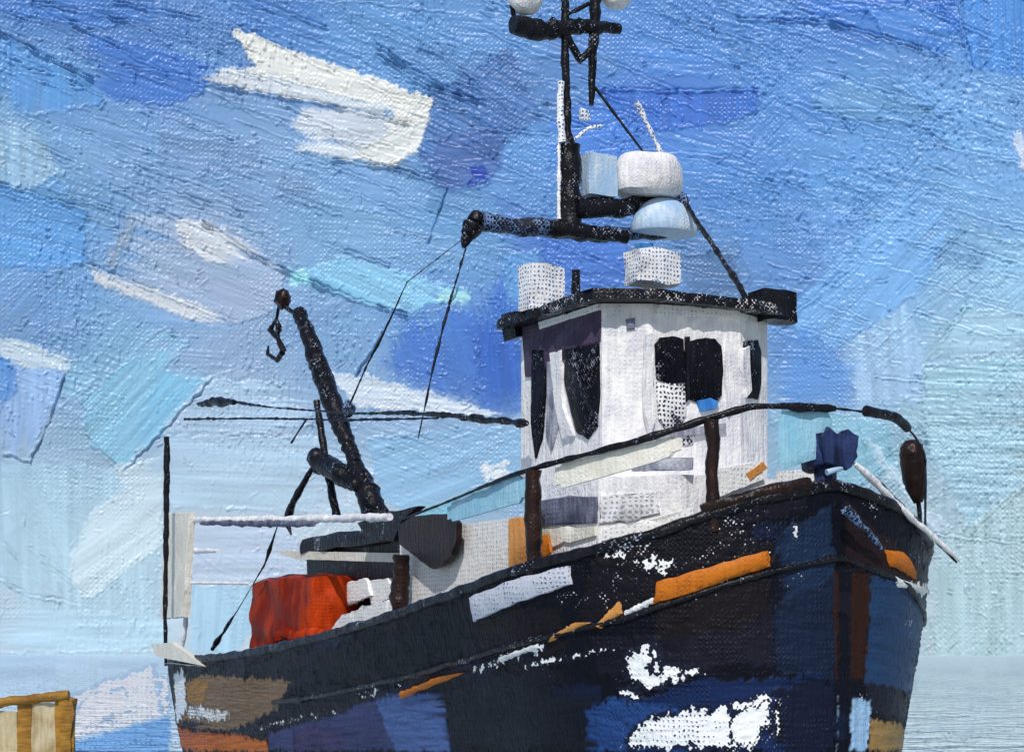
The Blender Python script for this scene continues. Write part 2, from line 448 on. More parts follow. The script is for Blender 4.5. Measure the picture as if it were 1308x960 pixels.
    K = [
     ([(120,58),(270,92),(262,128),(225,146),(150,142),(118,118)], (76,120,194), {}),
     ([(0,70),(60,92),(128,122),(140,150),(60,170),(0,165)], (100,150,208), {}),
     ([(0,0),(150,0),(250,30),(120,58),(0,40)], (84,130,200), {}),
     ([(0,168),(60,180),(90,240),(40,262),(0,250)], (158,186,214), dict(dry=.45)),
     ([(0,256),(118,282),(118,350),(60,360),(0,352)], (104,154,210), {}),
     ([(530,130),(600,90),(650,60),(692,150),(640,190),(560,240),(535,200)], (86,122,180), dict(ang=.5, streak=1.4)),
     ([(560,175),(640,165),(640,215),(580,245),(535,235)], (84,112,172), {}),
     ([(295,52),(322,49),(345,62),(400,78),(470,98),(552,128),(548,152),(470,141),(380,131),(290,118),(282,104),(308,100),(328,92),(316,72)], (226,226,220), dict(thick=1.2, ridge=1.2, var=.03, streak=.4, dry=0, fade=0, rag=3, soft=1.5)),
     ([(262,112),(300,94),(340,100),(420,120),(548,150),(470,143),(380,132)], (204,210,216), dict(dry=.36, ridge=.3, soft=3, streak=.4)),
     ([(548,150),(530,195),(500,216),(430,204),(375,196),(382,186),(440,182),(500,172)], (208,215,222), dict(dry=.28, thick=1.0, soft=4, streak=.4)),
     ([(385,140),(505,146),(500,182),(400,184),(375,165)], (200,208,218), dict(dry=.33, soft=5, ridge=.3, fade=0)),
     ([(505,142),(552,128),(546,160),(530,196),(502,216),(468,206),(490,182)], (222,222,218), dict(thick=1.1, soft=2, rag=3, dry=0, fade=0, streak=.5, ang=1.9)),
     ([(500,172),(548,150),(532,192),(502,214),(450,202)], (222,224,222), dict(dry=.25)),
     ([(168,284),(230,284),(300,296),(366,350),(362,378),(345,402),(300,420),(228,394),(130,360)], (160,173,202), dict(ridge=1.0)),
     ([(225,292),(268,290),(335,326),(325,345),(268,342),(238,322)], (204,208,214), dict(dry=.4)),
     ([(140,350),(175,285),(180,300),(150,356)], (140,150,168), dict(alpha=.7)),
     ([(124,354),(165,370),(240,388),(300,416),(272,421),(210,402),(130,372)], (210,215,220), dict(thick=1.2, ridge=.8)),
     ([(372,352),(400,345),(440,330),(520,350),(600,372),(602,390),(550,388),(522,400),(450,386)], (142,190,222), dict(thick=1.0)),
     ([(365,346),(392,348),(400,366),(370,368)], (160,212,226), {}),
     ([(560,372),(600,372),(603,391),(562,386)], (172,214,220), dict(alpha=.8)),
     ([(540,396),(600,394),(640,350),(668,352),(672,520),(640,530),(560,505),(490,470),(510,420)], (70, 114, 192), dict(soft=14, ang=1.2, rag=6, alpha=.85)),
     ([(600,420),(660,400),(668,500),(620,510)], (60,102,186), dict(soft=14, rag=6)),
     ([(112,520),(160,476),(205,450),(272,486),(165,606),(120,566)], (140,188,218), dict(thick=.9, ridge=1.0, soft=3, rag=4)),
     ([(210,480),(268,488),(196,572),(176,555)], (132,190,226), dict(alpha=.7, soft=4)),
     ([(0,452),(95,478),(72,545),(50,597),(0,590)], (152,182,226), dict(thick=.9, ridge=1.0)),
     ([(0,440),(110,466),(104,482),(40,480),(0,462)], (192,204,218), dict(dry=.35)),
     ([(0,462),(30,470),(36,512),(0,540)], (100,146,206), dict(soft=3)),
     ([(0,600),(120,600),(205,615),(210,820),(80,800),(0,735)], (170,204,230), dict(alpha=.6)),
     ([(130,650),(212,605),(212,700),(118,768),(95,730)], (192,213,232), dict(soft=2)),
     ([(150,600),(212,590),(212,640),(180,650)], (192,214,232), {}),
     ([(0,775),(80,780),(215,790),(220,832),(0,834)], (176,206,232), {}),
     ([(420,480),(470,482),(560,505),(645,531),(560,529),(455,521)], (206,214,230), dict(dry=.3)),
     ([(270,486),(350,490),(400,505),(400,560),(220,555),(215,548)], (174,198,226), {}),
     ([(215,560),(400,560),(480,590),(470,655),(220,650)], (176,202,228), {}),
     ([(470,560),(600,545),(668,548),(660,605),(520,655),(490,640)], (142,182,220), {}),
     ([(515,660),(600,628),(665,612),(668,640),(560,672)], (124,180,208), dict(thick=1.1)),
     ([(610,592),(650,588),(655,610),(615,618)], (222,226,234), dict(dry=.5)),
     ([(250,670),(380,668),(385,740),(250,742)], (176,194,222), {}),
     ([(250,748),(330,748),(330,800),(300,835),(245,830)], (160,194,224), {}),
     ([(1000,0),(1205,0),(1215,62),(1150,52),(1085,30),(1040,34)], (74,124,206), dict(ridge=1.3)),
     ([(1100,22),(1180,28),(1220,64),(1205,92),(1120,60)], (84,134,206), dict(ridge=1.3, thick=1.1)),
     ([(1215,0),(1308,0),(1308,130),(1232,110)], (92,146,218), dict(ang=1.57, streak=2.0)),
     ([(765,112),(860,120),(966,118),(966,150),(900,165),(800,170)], (70, 114, 198), dict(ridge=1.1, ang=1.5)),
     ([(700,140),(760,130),(810,160),(830,200),(700,215)], (82,128,206), {}),
     ([(1022,112),(1080,118),(1190,160),(1150,175),(1040,150)], (112,156,206), {}),
     ([(1000,410),(1150,250),(1210,290),(1170,380),(1050,460)], (126,172,224), dict(alpha=.8, soft=2)),
     ([(985,440),(1030,420),(1085,480),(1080,520),(985,520)], (96,146,214), dict(soft=12, rag=6, alpha=.8)),
     ([(1085,440),(1150,400),(1172,450),(1168,520),(1090,520)], (164,194,228), dict(alpha=.8, soft=3)),
     ([(1176,466),(1222,402),(1308,420),(1308,470)], (168,198,222), dict(thick=1.0)),
     ([(1172,474),(1308,470),(1308,640),(1232,692),(1188,600),(1172,560)], (166,202,224), dict(thick=1.0, ang=.05, streak=1.5)),
     ([(1190,700),(1308,612),(1308,840),(1186,840)], (178,204,219), dict(thick=1.1, ridge=.9)),
     ([(1282,190),(1308,182),(1308,245),(1286,236)], (196,210,232), dict(soft=2)),
     ([(985,534),(1060,528),(1130,548),(1140,600),(1060,640),(985,600)], (140,186,212), dict(thick=1.0)),
     ([(1100,560),(1170,640),(1230,715),(1190,690),(1120,600)], (190,212,232), dict(alpha=.8)),
     ([(690,300),(800,300),(800,362),(700,370)], (76, 116, 192), {}),
     ([(640,330),(690,320),(685,390),(650,400)], (104,152,208), {}),
     ([(868,330),(930,320),(950,384),(880,376)], (92,122,168), dict(soft=2)),
     ([(600,210),(632,215),(625,235),(598,240)], (44,74,170), dict(dry=.5)),
    ]
    for poly, c, kw in K:
        c = np.array(lin(c))
        if c.min() > .45 and poly[0][1] < 420: c = c/np.array([.90, .985, .955])*.96
        P.stroke(poly, c, **{**dict(rag=3.2, ridge=1.1, streak=.6, soft=rs.choice([1.2, 2.5, 4]), fade=rs.choice([0, .6, -.6]), dry=rs.choice([0, 0, .2])), **kw})
    for pts, h in [([(0,64),(60,90),(128,120)],2.2),([(476,56),(540,98),(612,130)],2.4),([(478,70),(545,112),(622,132)],1.8),([(0,252),(120,282)],1.4),
        ([(262,292),(340,338),(372,352),(460,386),(520,402)],2.4),([(410,312),(500,340)],1.4),([(122,350),(300,414)],1.4),([(92,486),(76,545),(50,597),(20,588)],2.2),
        ([(275,487),(165,607)],1.6),([(120,566),(160,606)],1.2),([(0,732),(50,762),(110,772)],2.2),([(572,240),(555,286)],2.8),([(555,286),(548,312)],1.6),
        ([(262,116),(400,134),(520,158)],1.8),([(425,206),(510,217),(575,240)],1.6),([(80,833),(150,829),(215,831)],.5),
        ([(765,114),(830,118),(966,120)],1.4),([(940,30),(1020,36),(1060,42),(1120,60),(1200,92)],2.0),([(1215,0),(1220,64),(1230,112)],1.6),
        ([(490,425),(455,480)],2.4),([(560,432),(556,456)],2.4),([(586,365),(574,388)],2.4),([(1176,466),(1225,402)],1.4),([(150,20),(250,34)],1.4),
        ([(300,0),(420,40)],1.2),([(640,5),(690,40)],1.2),([(1040,150),(1210,160)],1.0),([(1230,690),(1308,612)],1.2),([(1172,474),(1172,600)],1.0),
        ([(20,700),(35,715)],1.6),([(1060,145),(1085,180)],1.4),([(985,430),(1085,345)],1.0)]:
        P.crease(pts, h*1.7)
    # short palette-knife flecks
    for i in range(1500):
        x = rs.uniform(-20, 1330); y = rs.uniform(-10, 835)
        L = rs.uniform(4, 14); an = rs.choice([rs.gauss(-.9, .3), rs.gauss(.35, .2), rs.gauss(1.55, .1)])
        P.crease([(x, y), (x+L*math.cos(an), y+L*math.sin(an))], rs.uniform(.8, 2.2), w=1.0, pit=rs.choice([0, 0, .2, .8]))
    # fine paint tooth
    for i in range(330):                                    # long drag lines of the knife
        if i < 120: x, y, an = rs.uniform(640, 1330), rs.uniform(-10, 430), rs.gauss(.36, .07)
        elif i < 270: x, y, an = rs.uniform(-20, 640), rs.uniform(-10, 300), rs.gauss(.33, .12)
        else: x, y, an = rs.choice([(rs.uniform(0, 200), rs.uniform(600, 740), rs.gauss(.75, .08)), (rs.uniform(1050, 1308), rs.uniform(330, 800), rs.choice([rs.gauss(-.7, .1), rs.gauss(.1, .06), rs.gauss(1.5, .05)]))])
        L = rs.uniform(30, 150)
        P.crease([(x, y), (x+L*math.cos(an), y+L*math.sin(an))], rs.uniform(.6, 1.7), w=rs.uniform(.7, 1.1), pit=rs.choice([.3, .7, .9]))
    zone = sstep(.45, .75, vnoise(px/110, py/80, 31)); zone2 = sstep(.5, .75, vnoise(px/90+40, py/90, 32)); zone3 = sstep(.45, .7, vnoise(px/75+9, py/75, 33))
    P.H += (vnoise(px/3.0, py/3.0, 21)-.5)*.3*zone3
    q1 = px*.945+py*.325; q2 = -px*.325+py*.945                     # knife drag down to the right
    r1 = px*.72-py*.69; r2 = px*.69+py*.72                          # and up to the right
    P.H += (vnoise(q1/30, q2/2.6, 25)-.5)*1.0*zone
    P.H += (vnoise(r1/16, r2/2.4, 28)-.5)*1.1*zone3*sstep(800, 1000, px)
    P.H += (vnoise(px/2.4, py/22, 22)-.5)*1.2*zone2                  # upright threads
    P.H += 1.3*sstep(.74, .92, vnoise(px/2.4, py/5.0, 26))*(.1+zone2+.4*zone3)   # flecks
    P.H += 1.0*sstep(.76, .92, vnoise(q1/7, q2/2.4, 27))*(.15+zone)
    calm = 1-.5*sstep(540, 640, py)*sstep(760, 600, px)
    P.H *= calm
    f = sstep(330, 600, py)[:, None]
    P.C *= np.array([.92, 1.01, .98], np.float32)*(1-f)+np.array([.90, .88, .82], np.float32)*f
    P.C *= (1+np.array([.14, .09, .02], np.float32)*(sstep(540, 700, py)*sstep(720, 560, px))[:, None])
    k = SR/F
    r = SR-P.H*k*1.3
    an = Ug.ravel()/F
    co = np.stack([np.sin(an)*r, np.cos(an)*r, EYE+Vg.ravel()*k], 1)
    return grid_mesh('sky', co, nu, nv, P, np.stack([px, py], 1), 'skypaint')

def grid_mesh(name, co, nu, nv, P, uv, mat):
    me = bpy.data.meshes.new(name)
    ii = np.arange(nu*nv).reshape(nv, nu)
    q = np.stack([ii[:-1, :-1], ii[:-1, 1:], ii[1:, 1:], ii[1:, :-1]], -1).reshape(-1, 4)
    me.vertices.add(len(co)); me.vertices.foreach_set('co', co.astype(np.float32).ravel())
    me.loops.add(q.size); me.loops.foreach_set('vertex_index', q.astype(np.int32).ravel())
    me.polygons.add(len(q)); me.polygons.foreach_set('loop_start', np.arange(0, q.size, 4, dtype=np.int32))
    try: me.polygons.foreach_set('loop_total', np.full(len(q), 4, dtype=np.int32))
    except Exception: pass
    me.polygons.foreach_set('use_smooth', np.ones(len(q), dtype=bool))
    me.update(calc_edges=True)
    ca = me.color_attributes.new('Col', 'FLOAT_COLOR', 'POINT')
    ca.data.foreach_set('color', np.concatenate([P.C, np.ones((len(co), 1), np.float32)], 1).astype(np.float32).ravel())
    ba = me.attributes.new('bare', 'FLOAT', 'POINT'); ba.data.foreach_set('value', P.B.astype(np.float32))
    ul = me.uv_layers.new(name='UVMap'); ul.data.foreach_set('uv', uv[q.ravel()].astype(np.float32).ravel())
    me.materials.append(M[mat])
    return bpy.data.objects.new(name, me)

M['skypaint'] = paint_mat('sky paint', attr=True, rough=.36, wscale=1/3.1, weave=.6, lump=.06, dist=.2, spec=.36, mixscale=1.1, nscale=.06, streak=(2, 9, 9))
sky = link(build_sky()); tag(sky, kind='structure')

# ================================================================== WATER
def build_water():
    us = np.concatenate([np.arange(-2300, -700, 30), np.arange(-700, 701, 3.0), np.arange(730, 2300, 30)])
    ws = np.concatenate([[10.4], np.arange(11, 170, 1.4), np.arange(180, 600, 25), [800, 1400, 3000]])
    nu, nv = len(us), len(ws)
    Ug, Wg = np.meshgrid(us, ws)
    px = (CX+Ug).ravel(); py = (HY+Wg).ravel()
    P = Paint(px, py, lin((212, 238, 252)))
    right = sstep(900, 1100, px)[:, None]
    P.C[:] = P.C*(1-right)+np.array(lin((212, 232, 234)))*right
    rs = random.Random(5)
    for i in range(160):
        x = rs.uniform(-400, 1700); y = rs.uniform(836, 1000)
        b = (210, 236, 254) if x < 1000 else (210, 231, 235)
        L = rs.uniform(40, 160); W = rs.uniform(8, 30); f = rs.uniform(.88, 1.1)
        P.stroke([(x-L/2, y-W/2), (x+L/2, y-W/2+rs.uniform(-6, 6)), (x+L/2, y+W/2), (x-L/2, y+W/2+rs.uniform(-6, 6))], [v*f for v in lin(b)], alpha=.7, streak=1.6, ridge=1.2, rag=3, soft=rs.choice([1, 2, 3]))
    P.stroke([(85,950),(140,930),(222,912),(222,965),(80,975)], lin((122,184,245)), alpha=.9)
    P.stroke([(60,900),(140,866),(205,845),(218,912),(150,930),(90,945)], lin((190,216,238)), bare=.70)
    P.stroke([(90,915),(130,880),(165,875),(178,905),(120,925)], lin((190,216,238)), bare=1.1)
    P.stroke([(205,860),(222,860),(222,915),(208,905)], lin((180,208,232)), bare=.8)
    P.stroke([(0,838),(82,836),(85,880),(0,885)], lin((206, 234, 253)), alpha=.8)
    d = EYE*F/Wg.ravel(); an = Ug.ravel()/F
    co = np.stack([np.sin(an)*d, np.cos(an)*d, P.H*d/F*.9-.04], 1)
    return grid_mesh('water', co, nu, nv, P, np.stack([px, py], 1), 'waterpaint')
M['waterpaint'] = paint_mat('water paint', attr=True, barecol=(252, 252, 252), rough=.55, wscale=1/3.1, weave=.02, lump=.9, dist=1.6, spec=.15, nscale=.05, streak=(9, 9, 9))
water = link(build_water()); tag(water, kind='structure')

# ================================================================== THE BOAT
boat = link(bpy.data.objects.new('fishing_boat', None))
boat.location = (BX, BY, 0)
fw = (sT, -cT)
boat.rotation_euler = (0, 0, math.atan2(fw[1], fw[0]))
tag(boat, 'dark navy fishing boat with white wheelhouse, black mast and deck crane, seen from its bow', 'fishing boat')

RB = 2.6; LB = 15.0
ARC0 = RB*math.pi/2
SHA = [0, 1.02, 2.04, 4.08, 7.5, 11.5, 16.5]; SHZ = [3.41, 3.20, 2.88, 2.50, 2.04, 1.70, 1.52]
def sheer(arc):
    # smooth interpolation of the sheer line
    x = np.clip(np.abs(arc), 0, 16.5)
    i = np.clip(np.searchsorted(SHA, x)-1, 0, len(SHA)-2)
    A = np.array(SHA); Z = np.array(SHZ)
    g = np.gradient(Z, A)
    h = A[i+1]-A[i]; t = (x-A[i])/h
    return ((2*t**3-3*t**2+1)*Z[i]+(t**3-2*t**2+t)*h*g[i]+(-2*t**3+3*t**2)*Z[i+1]+(t**3-t**2)*h*g[i+1])
def plan(arc):
    """arc length along the sheer from the stem (aft distance a, half breadth)"""
    x = np.abs(arc)
    ph = np.minimum(x/RB, math.pi/2)
    a = np.where(x < ARC0, RB*(1-np.cos(ph)), RB+(x-ARC0))
    t = np.clip((a-RB)/(LB-RB), 0, 1)
    hb = np.where(x < ARC0, RB*np.sin(ph), RB+.08*np.sin(t*math.pi)-.38*t**2)
    return a, hb
def hullpt(arc, z, out=0.0):
    arc = np.asarray(arc, float); z = np.asarray(z, float)
    a, hb = plan(arc); zs = sheer(arc)
    t = np.clip((zs-z)/zs, 0, 1.3)
    aft = np.clip((a-2)/8, 0, 1)
    g = 1-(.30*(1-aft)+.12*aft)*t**1.3
    s = -np.sign(arc)*(hb*g+out)
    s = np.where(arc == 0, 0, s)
    return np.stack([-(a-out*np.maximum(0, 1-np.abs(arc)/2.0)), s, z], -1)
def hp(arc, z, out=0.0): return Vector(hullpt(np.array(float(arc)), np.array(float(z)), out))
# arc > 0 : starboard (y < 0), arc < 0 : port

cols = np.concatenate([-np.arange(16.5, 4.5, -.35), -np.arange(4.5, 0, -.03), [0.0], np.arange(.018, 4.2, .018), np.arange(4.2, 16.5, .042), [16.5]])
rows = np.linspace(0, 1, 190)
Ag, Tg = np.meshgrid(cols, rows)
Zg = sheer(Ag)*(1-Tg)+(-.4)*Tg
HPT = hullpt(Ag, Zg)                                 # rows x cols x 3
nu, nv = len(cols), len(rows)
flat = HPT.reshape(-1, 3)
HP = Paint(Ag.ravel(), Zg.ravel(), lin((15, 17, 27)), k=.0095)
W = np.stack([BX-sT*(-flat[:, 0])+cT*flat[:, 1], BY+cT*(-flat[:, 0])+sT*flat[:, 1], flat[:, 2]], 1)
HX = CX+F*W[:, 0]/W[:, 1]; HYp = HY-F*(W[:, 2]-EYE)/W[:, 1]
# visible half: starboard plus the port bow
vis = (Ag.ravel() > -3.2)
def hull_uv(px, py, port=False):
    m = vis & ((Ag.ravel() <= 0) if port else (Ag.ravel() >= 0))
    idx = np.nonzero(m)[0]
    j = idx[np.argmin((HX[idx]-px)**2+(HYp[idx]-py)**2)]
    return (float(Ag.ravel()[j]), float(Zg.ravel()[j]))
def hpoly(pts, port=False):
    out = []
    for i in range(len(pts)):
        (ax, ay), (bx, by) = pts[i], pts[(i+1) % len(pts)]
        n = max(1, int(math.hypot(bx-ax, by-ay)/40))
        for j in range(n):
            out.append(hull_uv(ax+(bx-ax)*j/n, ay+(by-ay)*j/n, port))
    return out
rs = random.Random(11)
for i in range(150):                                  # general dark coats
    ac = rs.uniform(-4, 16); z = rs.uniform(-.2, 3.3); L = rs.uniform(.3, 1.6); w = rs.uniform(.12, .5)
    c = rs.choice([(18, 20, 32), (26, 26, 38), (22, 32, 56), (30, 25, 30), (16, 17, 26)])
    sl = rs.uniform(-.12, .0)
    HP.stroke([(ac, z), (ac+L, z+sl*L), (ac+L, z+sl*L-w), (ac, z-w)], lin(c), alpha=.8, rag=3.5, streak=1.4, ridge=1.2, fade=rs.choice([0, 1, -1]))
HK = [
 ([(760,705),(920,665),(985,700),(835,770),(740,800)], (25,23,30), {}),
 ([(985,690),(1062,645),(1066,760),(1000,780)], (30,46,72), {}),
 ([(985,775),(1064,740),(1066,870),(990,860)], (26,36,58), {}),
 ([(870,785),(985,745),(990,850),(880,850)], (28,28,40), {}),
 ([(835,775),(985,735),(975,790),(840,820)], (28,24,28), {}),
 ([(760,905),(900,868),(1060,862),(1062,958),(760,958)], (24,40,78), {}),
 ([(750,905),(800,885),(870,905),(880,958),(750,958)], (40,70,124), dict(soft=2)),
 ([(985,880),(1064,868),(1066,958),(990,958)], (22,28,48), {}),
 ([(345,912),(510,888),(570,880),(575,958),(345,958)], (56,62,104), {}),
 ([(480,892),(566,880),(575,958),(505,958)], (76,100,154), dict(soft=2)),
 ([(375,930),(440,925),(440,958),(375,958)], (60,52,92), dict(soft=2)),
 ([(572,872),(700,850),(760,870),(765,958),(578,958)], (24,26,37), {}),
 ([(302,900),(420,872),(520,878),(350,935),(300,944)], (20,20,32), {}),
 ([(222,880),(258,862),(372,868),(356,905),(302,930),(222,930)], (126,102,76), {}),
 ([(222,884),(250,866),(268,872),(255,912),(222,925)], (158,112,50), {}),
 ([(218,932),(300,938),(342,946),(342,959),(218,959)], (192,100,26), {}),
 ([(800,832),(830,820),(840,845),(905,855),(838,884),(800,872)], (30,34,50), dict(bare=.80, fade=0)),
 ([(800,935),(830,908),(900,900),(980,885),(985,930),(960,958),(800,958)], (26,34,58), dict(bare=.70, fade=0)),
 ([(930,910),(982,890),(984,925),(960,955),(930,950)], (26,34,58), dict(bare=.80, fade=0)),
 ([(808,712),(850,708),(885,722),(850,738),(820,735)], (25,24,31), dict(bare=.74)),
 ([(665,846),(790,820),(795,830),(670,856)], (24,26,38), dict(bare=.72)),
 ([(640,836),(690,822),(692,828),(642,842)], (24,26,38), dict(bare=.95)),
 ([(320,926),(440,900),(445,908),(330,935)], (24,26,38), dict(bare=.6)),
 ([(222,868),(240,860),(236,920),(222,925)], (126,102,76), dict(bare=.66)),
 ([(455,885),(510,868),(512,876),(458,894)], (24,26,38), dict(bare=.72)),
 ([(700,812),(760,790),(764,798),(704,822)], (24,26,38), dict(bare=.7)),
 ([(985,905),(1000,880),(998,950),(985,950)], (24,26,38), dict(bare=.6)),
 ([(826,850),(842,810),(850,850),(846,868)], (30,34,50), dict(bare=.7)),
 ([(790,880),(812,872),(818,892),(796,896)], (30,34,50), dict(bare=.78)),
 ([(222,858),(236,850),(240,905),(228,928),(220,928)], (60,52,50), dict(bare=.8, fade=0)),
 ([(240,895),(300,905),(290,925),(240,920)], (126,102,76), dict(bare=.6, fade=0)),
 ([(600,850),(700,818),(704,832),(640,852),(604,864)], (24,26,38), dict(bare=.74, fade=0)),
 ([(760,700),(800,690),(806,712),(770,720)], (30,26,32), dict(bare=.62, fade=0)),
 ([(880,735),(985,690),(990,720),(900,760)], (25,23,30), dict(bare=.50, fade=0)),
 ([(1008,668),(1022,664),(1020,692),(1010,694)], (30,46,72), dict(bare=.8)),
]
for poly, c, kw in HK:
    HP.stroke(hpoly(poly), lin(c), **{**dict(rag=4.0, ridge=1.0, streak=1.2, fade=rs.choice([0, .5, -.5])), **kw})
for poly, c, kw in [
 ([(1082,640),(1185,740),(1180,765),(1110,730),(1080,720)], (38,26,30), {}),
 ([(1086,730),(1112,732),(1104,872),(1086,868)], (50,29,22), {}),
 ([(1112,735),(1182,770),(1172,880),(1150,900),(1104,872)], (36,62,98), {}),
 ([(1104,872),(1168,890),(1158,930),(1110,905)], (30,33,46), {}),
 ([(1086,890),(1112,895),(1108,958),(1086,958)], (152,188,222), {}),
 ([(1112,918),(1150,925),(1142,958),(1108,958)], (152,122,74), {}),
 ([(1145,738),(1180,748),(1178,765),(1160,758)], (50,46,50), dict(bare=.8)),
]:
    HP.stroke(hpoly(poly, True), lin(c), **{**dict(rag=2.6, ridge=.8, streak=.8), **kw})
HP.stroke(hpoly([(1064,728),(1086,728),(1086,868),(1066,866)]), lin((50,29,22)), rag=1.6)
HP.stroke(hpoly([(1072,892),(1088,890),(1088,958),(1074,958)]), lin((152,188,222)), rag=1.6)
# displace along the hull's normal
du = np.gradient(HPT, axis=1); dv = np.gradient(HPT, axis=0)
nrm = np.cross(du, dv); nrm /= np.maximum(1e-9, np.linalg.norm(nrm, axis=-1, keepdims=True))
if nrm[60, -100, 1] > 0: nrm = -nrm
HP.B = np.maximum(HP.B, (.30+.13*sstep(.35, .8, vnoise(Ag.ravel()/.5, Zg.ravel()/.4, 45))*sstep(5, 2, Ag.ravel())).astype(np.float32))  # low base value scatters pale flecks as painted glints, denser towards the bow
gu = Ag.ravel()/.0095; gv = Zg.ravel()/.0095
HP.H += 1.1*sstep(.66, .9, vnoise(gu/3.2, gv/6, 41))*sstep(.35, .7, vnoise(gu/60, gv/60, 42))+(vnoise(gu/16, gv/2.6, 43)-.5)*.7
co = flat+nrm.reshape(-1, 3)*(HP.H[:, None]*.010)
hull = grid_mesh('hull', co, nu, nv, HP, np.stack([Ag.ravel(), Zg.ravel()], 1), 'hull')
link(hull, boat)

# deck, transom, cap rail
bm = bmesh.new()
prev = None
for arc in np.arange(0.3, 16.51, .3):
    z = float(sheer(arc))-.55
    p, q = hp(arc, z, -.03), hp(-arc, z, -.03)
    v = (bm.verts.new(p), bm.verts.new(q))
    if prev: bm.faces.new((prev[0], prev[1], v[1], v[0]))
    prev = v
finish('deck', bm, 'deck', boat)
bm = bmesh.new()
L = [hp(16.5, z, -.004) for z in np.linspace(-.4, 1.5, 6)]; Rr = [hp(-16.5, z, -.004) for z in np.linspace(-.4, 1.5, 6)]
for i in range(5):
    bm.faces.new([bm.verts.new(v) for v in (L[i], Rr[i], Rr[i+1], L[i+1])])
bmesh.ops.remove_doubles(bm, verts=bm.verts[:], dist=.001)
finish('transom', bm, 'navy', boat)
def along(arcs, dz, out, base=sheer): return [hp(a, float(base(np.array(a)))+dz, out) for a in arcs]
tube('cap_rail', along(np.arange(-16.4, 16.45, .12), .02, -.02), .062, 'black', boat, jit=.25, seg=8)
tube('foredeck_capping', along(np.arange(.35, 1.5, .08), .085, -.02), .07, 'brown', boat, jit=.3, seg=8)

# rubbing strake with its ochre lengths
st = tube('rubbing_strake', along(np.arange(-12, 11.0, .08), -.72, .012), .034, 'black', hull, jit=.5, seg=8)
def hullband(name, pts, mat, thick, n=None, label=None, port=False, out=.02, rag=.012):
    """a thick length of paint / timber that follows the hull: quad given by photo points"""
    uv = [hull_uv(*p, port) for p in pts]
    bm = bmesh.new(); N = 30; g = []
    ns = random.random()*50
    for i in range(N+1):
        t = i/N; row = []
        for j in range(5):
            w = j/4
            top = [uv[0][k]*(1-t)+uv[1][k]*t for k in (0, 1)]; bot = [uv[3][k]*(1-t)+uv[2][k]*t for k in (0, 1)]
            e = rag*mnoise.noise(Vector((t*9, ns, j)))*1.5
            e2 = rag*2*mnoise.noise(Vector((w*6, ns+7, 0))) if i in (0, N) else 0
            row.append((top[0]*(1-w)+bot[0]*w+e2, top[1]*(1-w)+bot[1]*w+(e if j in (0, 4) else 0)))
        g.append(row)
    fr = [[bm.verts.new(hp(a, z, out+thick*(.45 if (j in (0, 4) or i in (0, N)) else 1)*(1+.25*mnoise.noise(Vector((a*6, z*6, ns)))))) for j, (a, z) in enumerate(r)] for i, r in enumerate(g)]
    bk = [[bm.verts.new(hp(a, z, -.02)) for a, z in r] for r in g]
    for i in range(N):
        for j in range(4):
            bm.faces.new((fr[i][j], fr[i+1][j], fr[i+1][j+1], fr[i][j+1])); bm.faces.new((bk[i][j], bk[i][j+1], bk[i+1][j+1], bk[i+1][j]))
        bm.faces.new((fr[i][0], bk[i][0], bk[i+1][0], fr[i+1][0])); bm.faces.new((fr[i][4], fr[i+1][4], bk[i+1][4], bk[i][4]))
    for e in (0, N):
        for j in range(4): bm.faces.new((fr[e][j], fr[e][j+1], bk[e][j+1], bk[e][j]))
    return finish(name, bm, mat, hull, label)
hullband('strake_length', [(842,742),(982,703),(986,722),(838,772)], 'orange', .05, label='ochre orange length of rubbing strake')
hullband('strake_length', [(716,808),(740,794),(762,795),(704,820)], 'tan', .04, label='thin tan length of rubbing strake')
hullband('strake_length', [(764,798),(792,768),(796,784),(768,802)], 'tan', .04, label='short tan stub of rubbing strake')
hullband('strake_length', [(800,780),(836,762),(838,770),(802,786)], 'white', .03, label='white worn length of rubbing strake')
hullband('strake_length', [(512,884),(560,864),(598,858),(514,892)], 'orange', .04, label='thin ochre length of rubbing strake')
hullband('strake_length', [(640,840),(690,822),(692,828),(642,845)], 'white', .03, label='white sliver of rubbing strake')
hullband('strake_length', [(1128,702),(1150,704),(1166,738),(1134,722)], 'orange', .05, label='ochre end of rubbing strake on the port bow', port=True)
hullband('strake_length', [(1138,734),(1156,746),(1168,762),(1146,750)], 'whitebare', .04, label='white underside of port rubbing strake', port=True)
hullband('name_board', [(604,762),(728,722),(732,748),(608,794)], 'scuff', .035, label='blank scuffed white name board')
hullband('stern_chock', [(200,822),(222,826),(265,851),(214,846)], 'cream', .06, label='cream pointed chock at the stern corner')
slab('stern_fairlead', [PS(198,822,-2.36), PS(226,820,-2.36), PS(266,850,-2.36), PS(205,838,-2.36)], (0, -.08, 0), 'cream', boat)

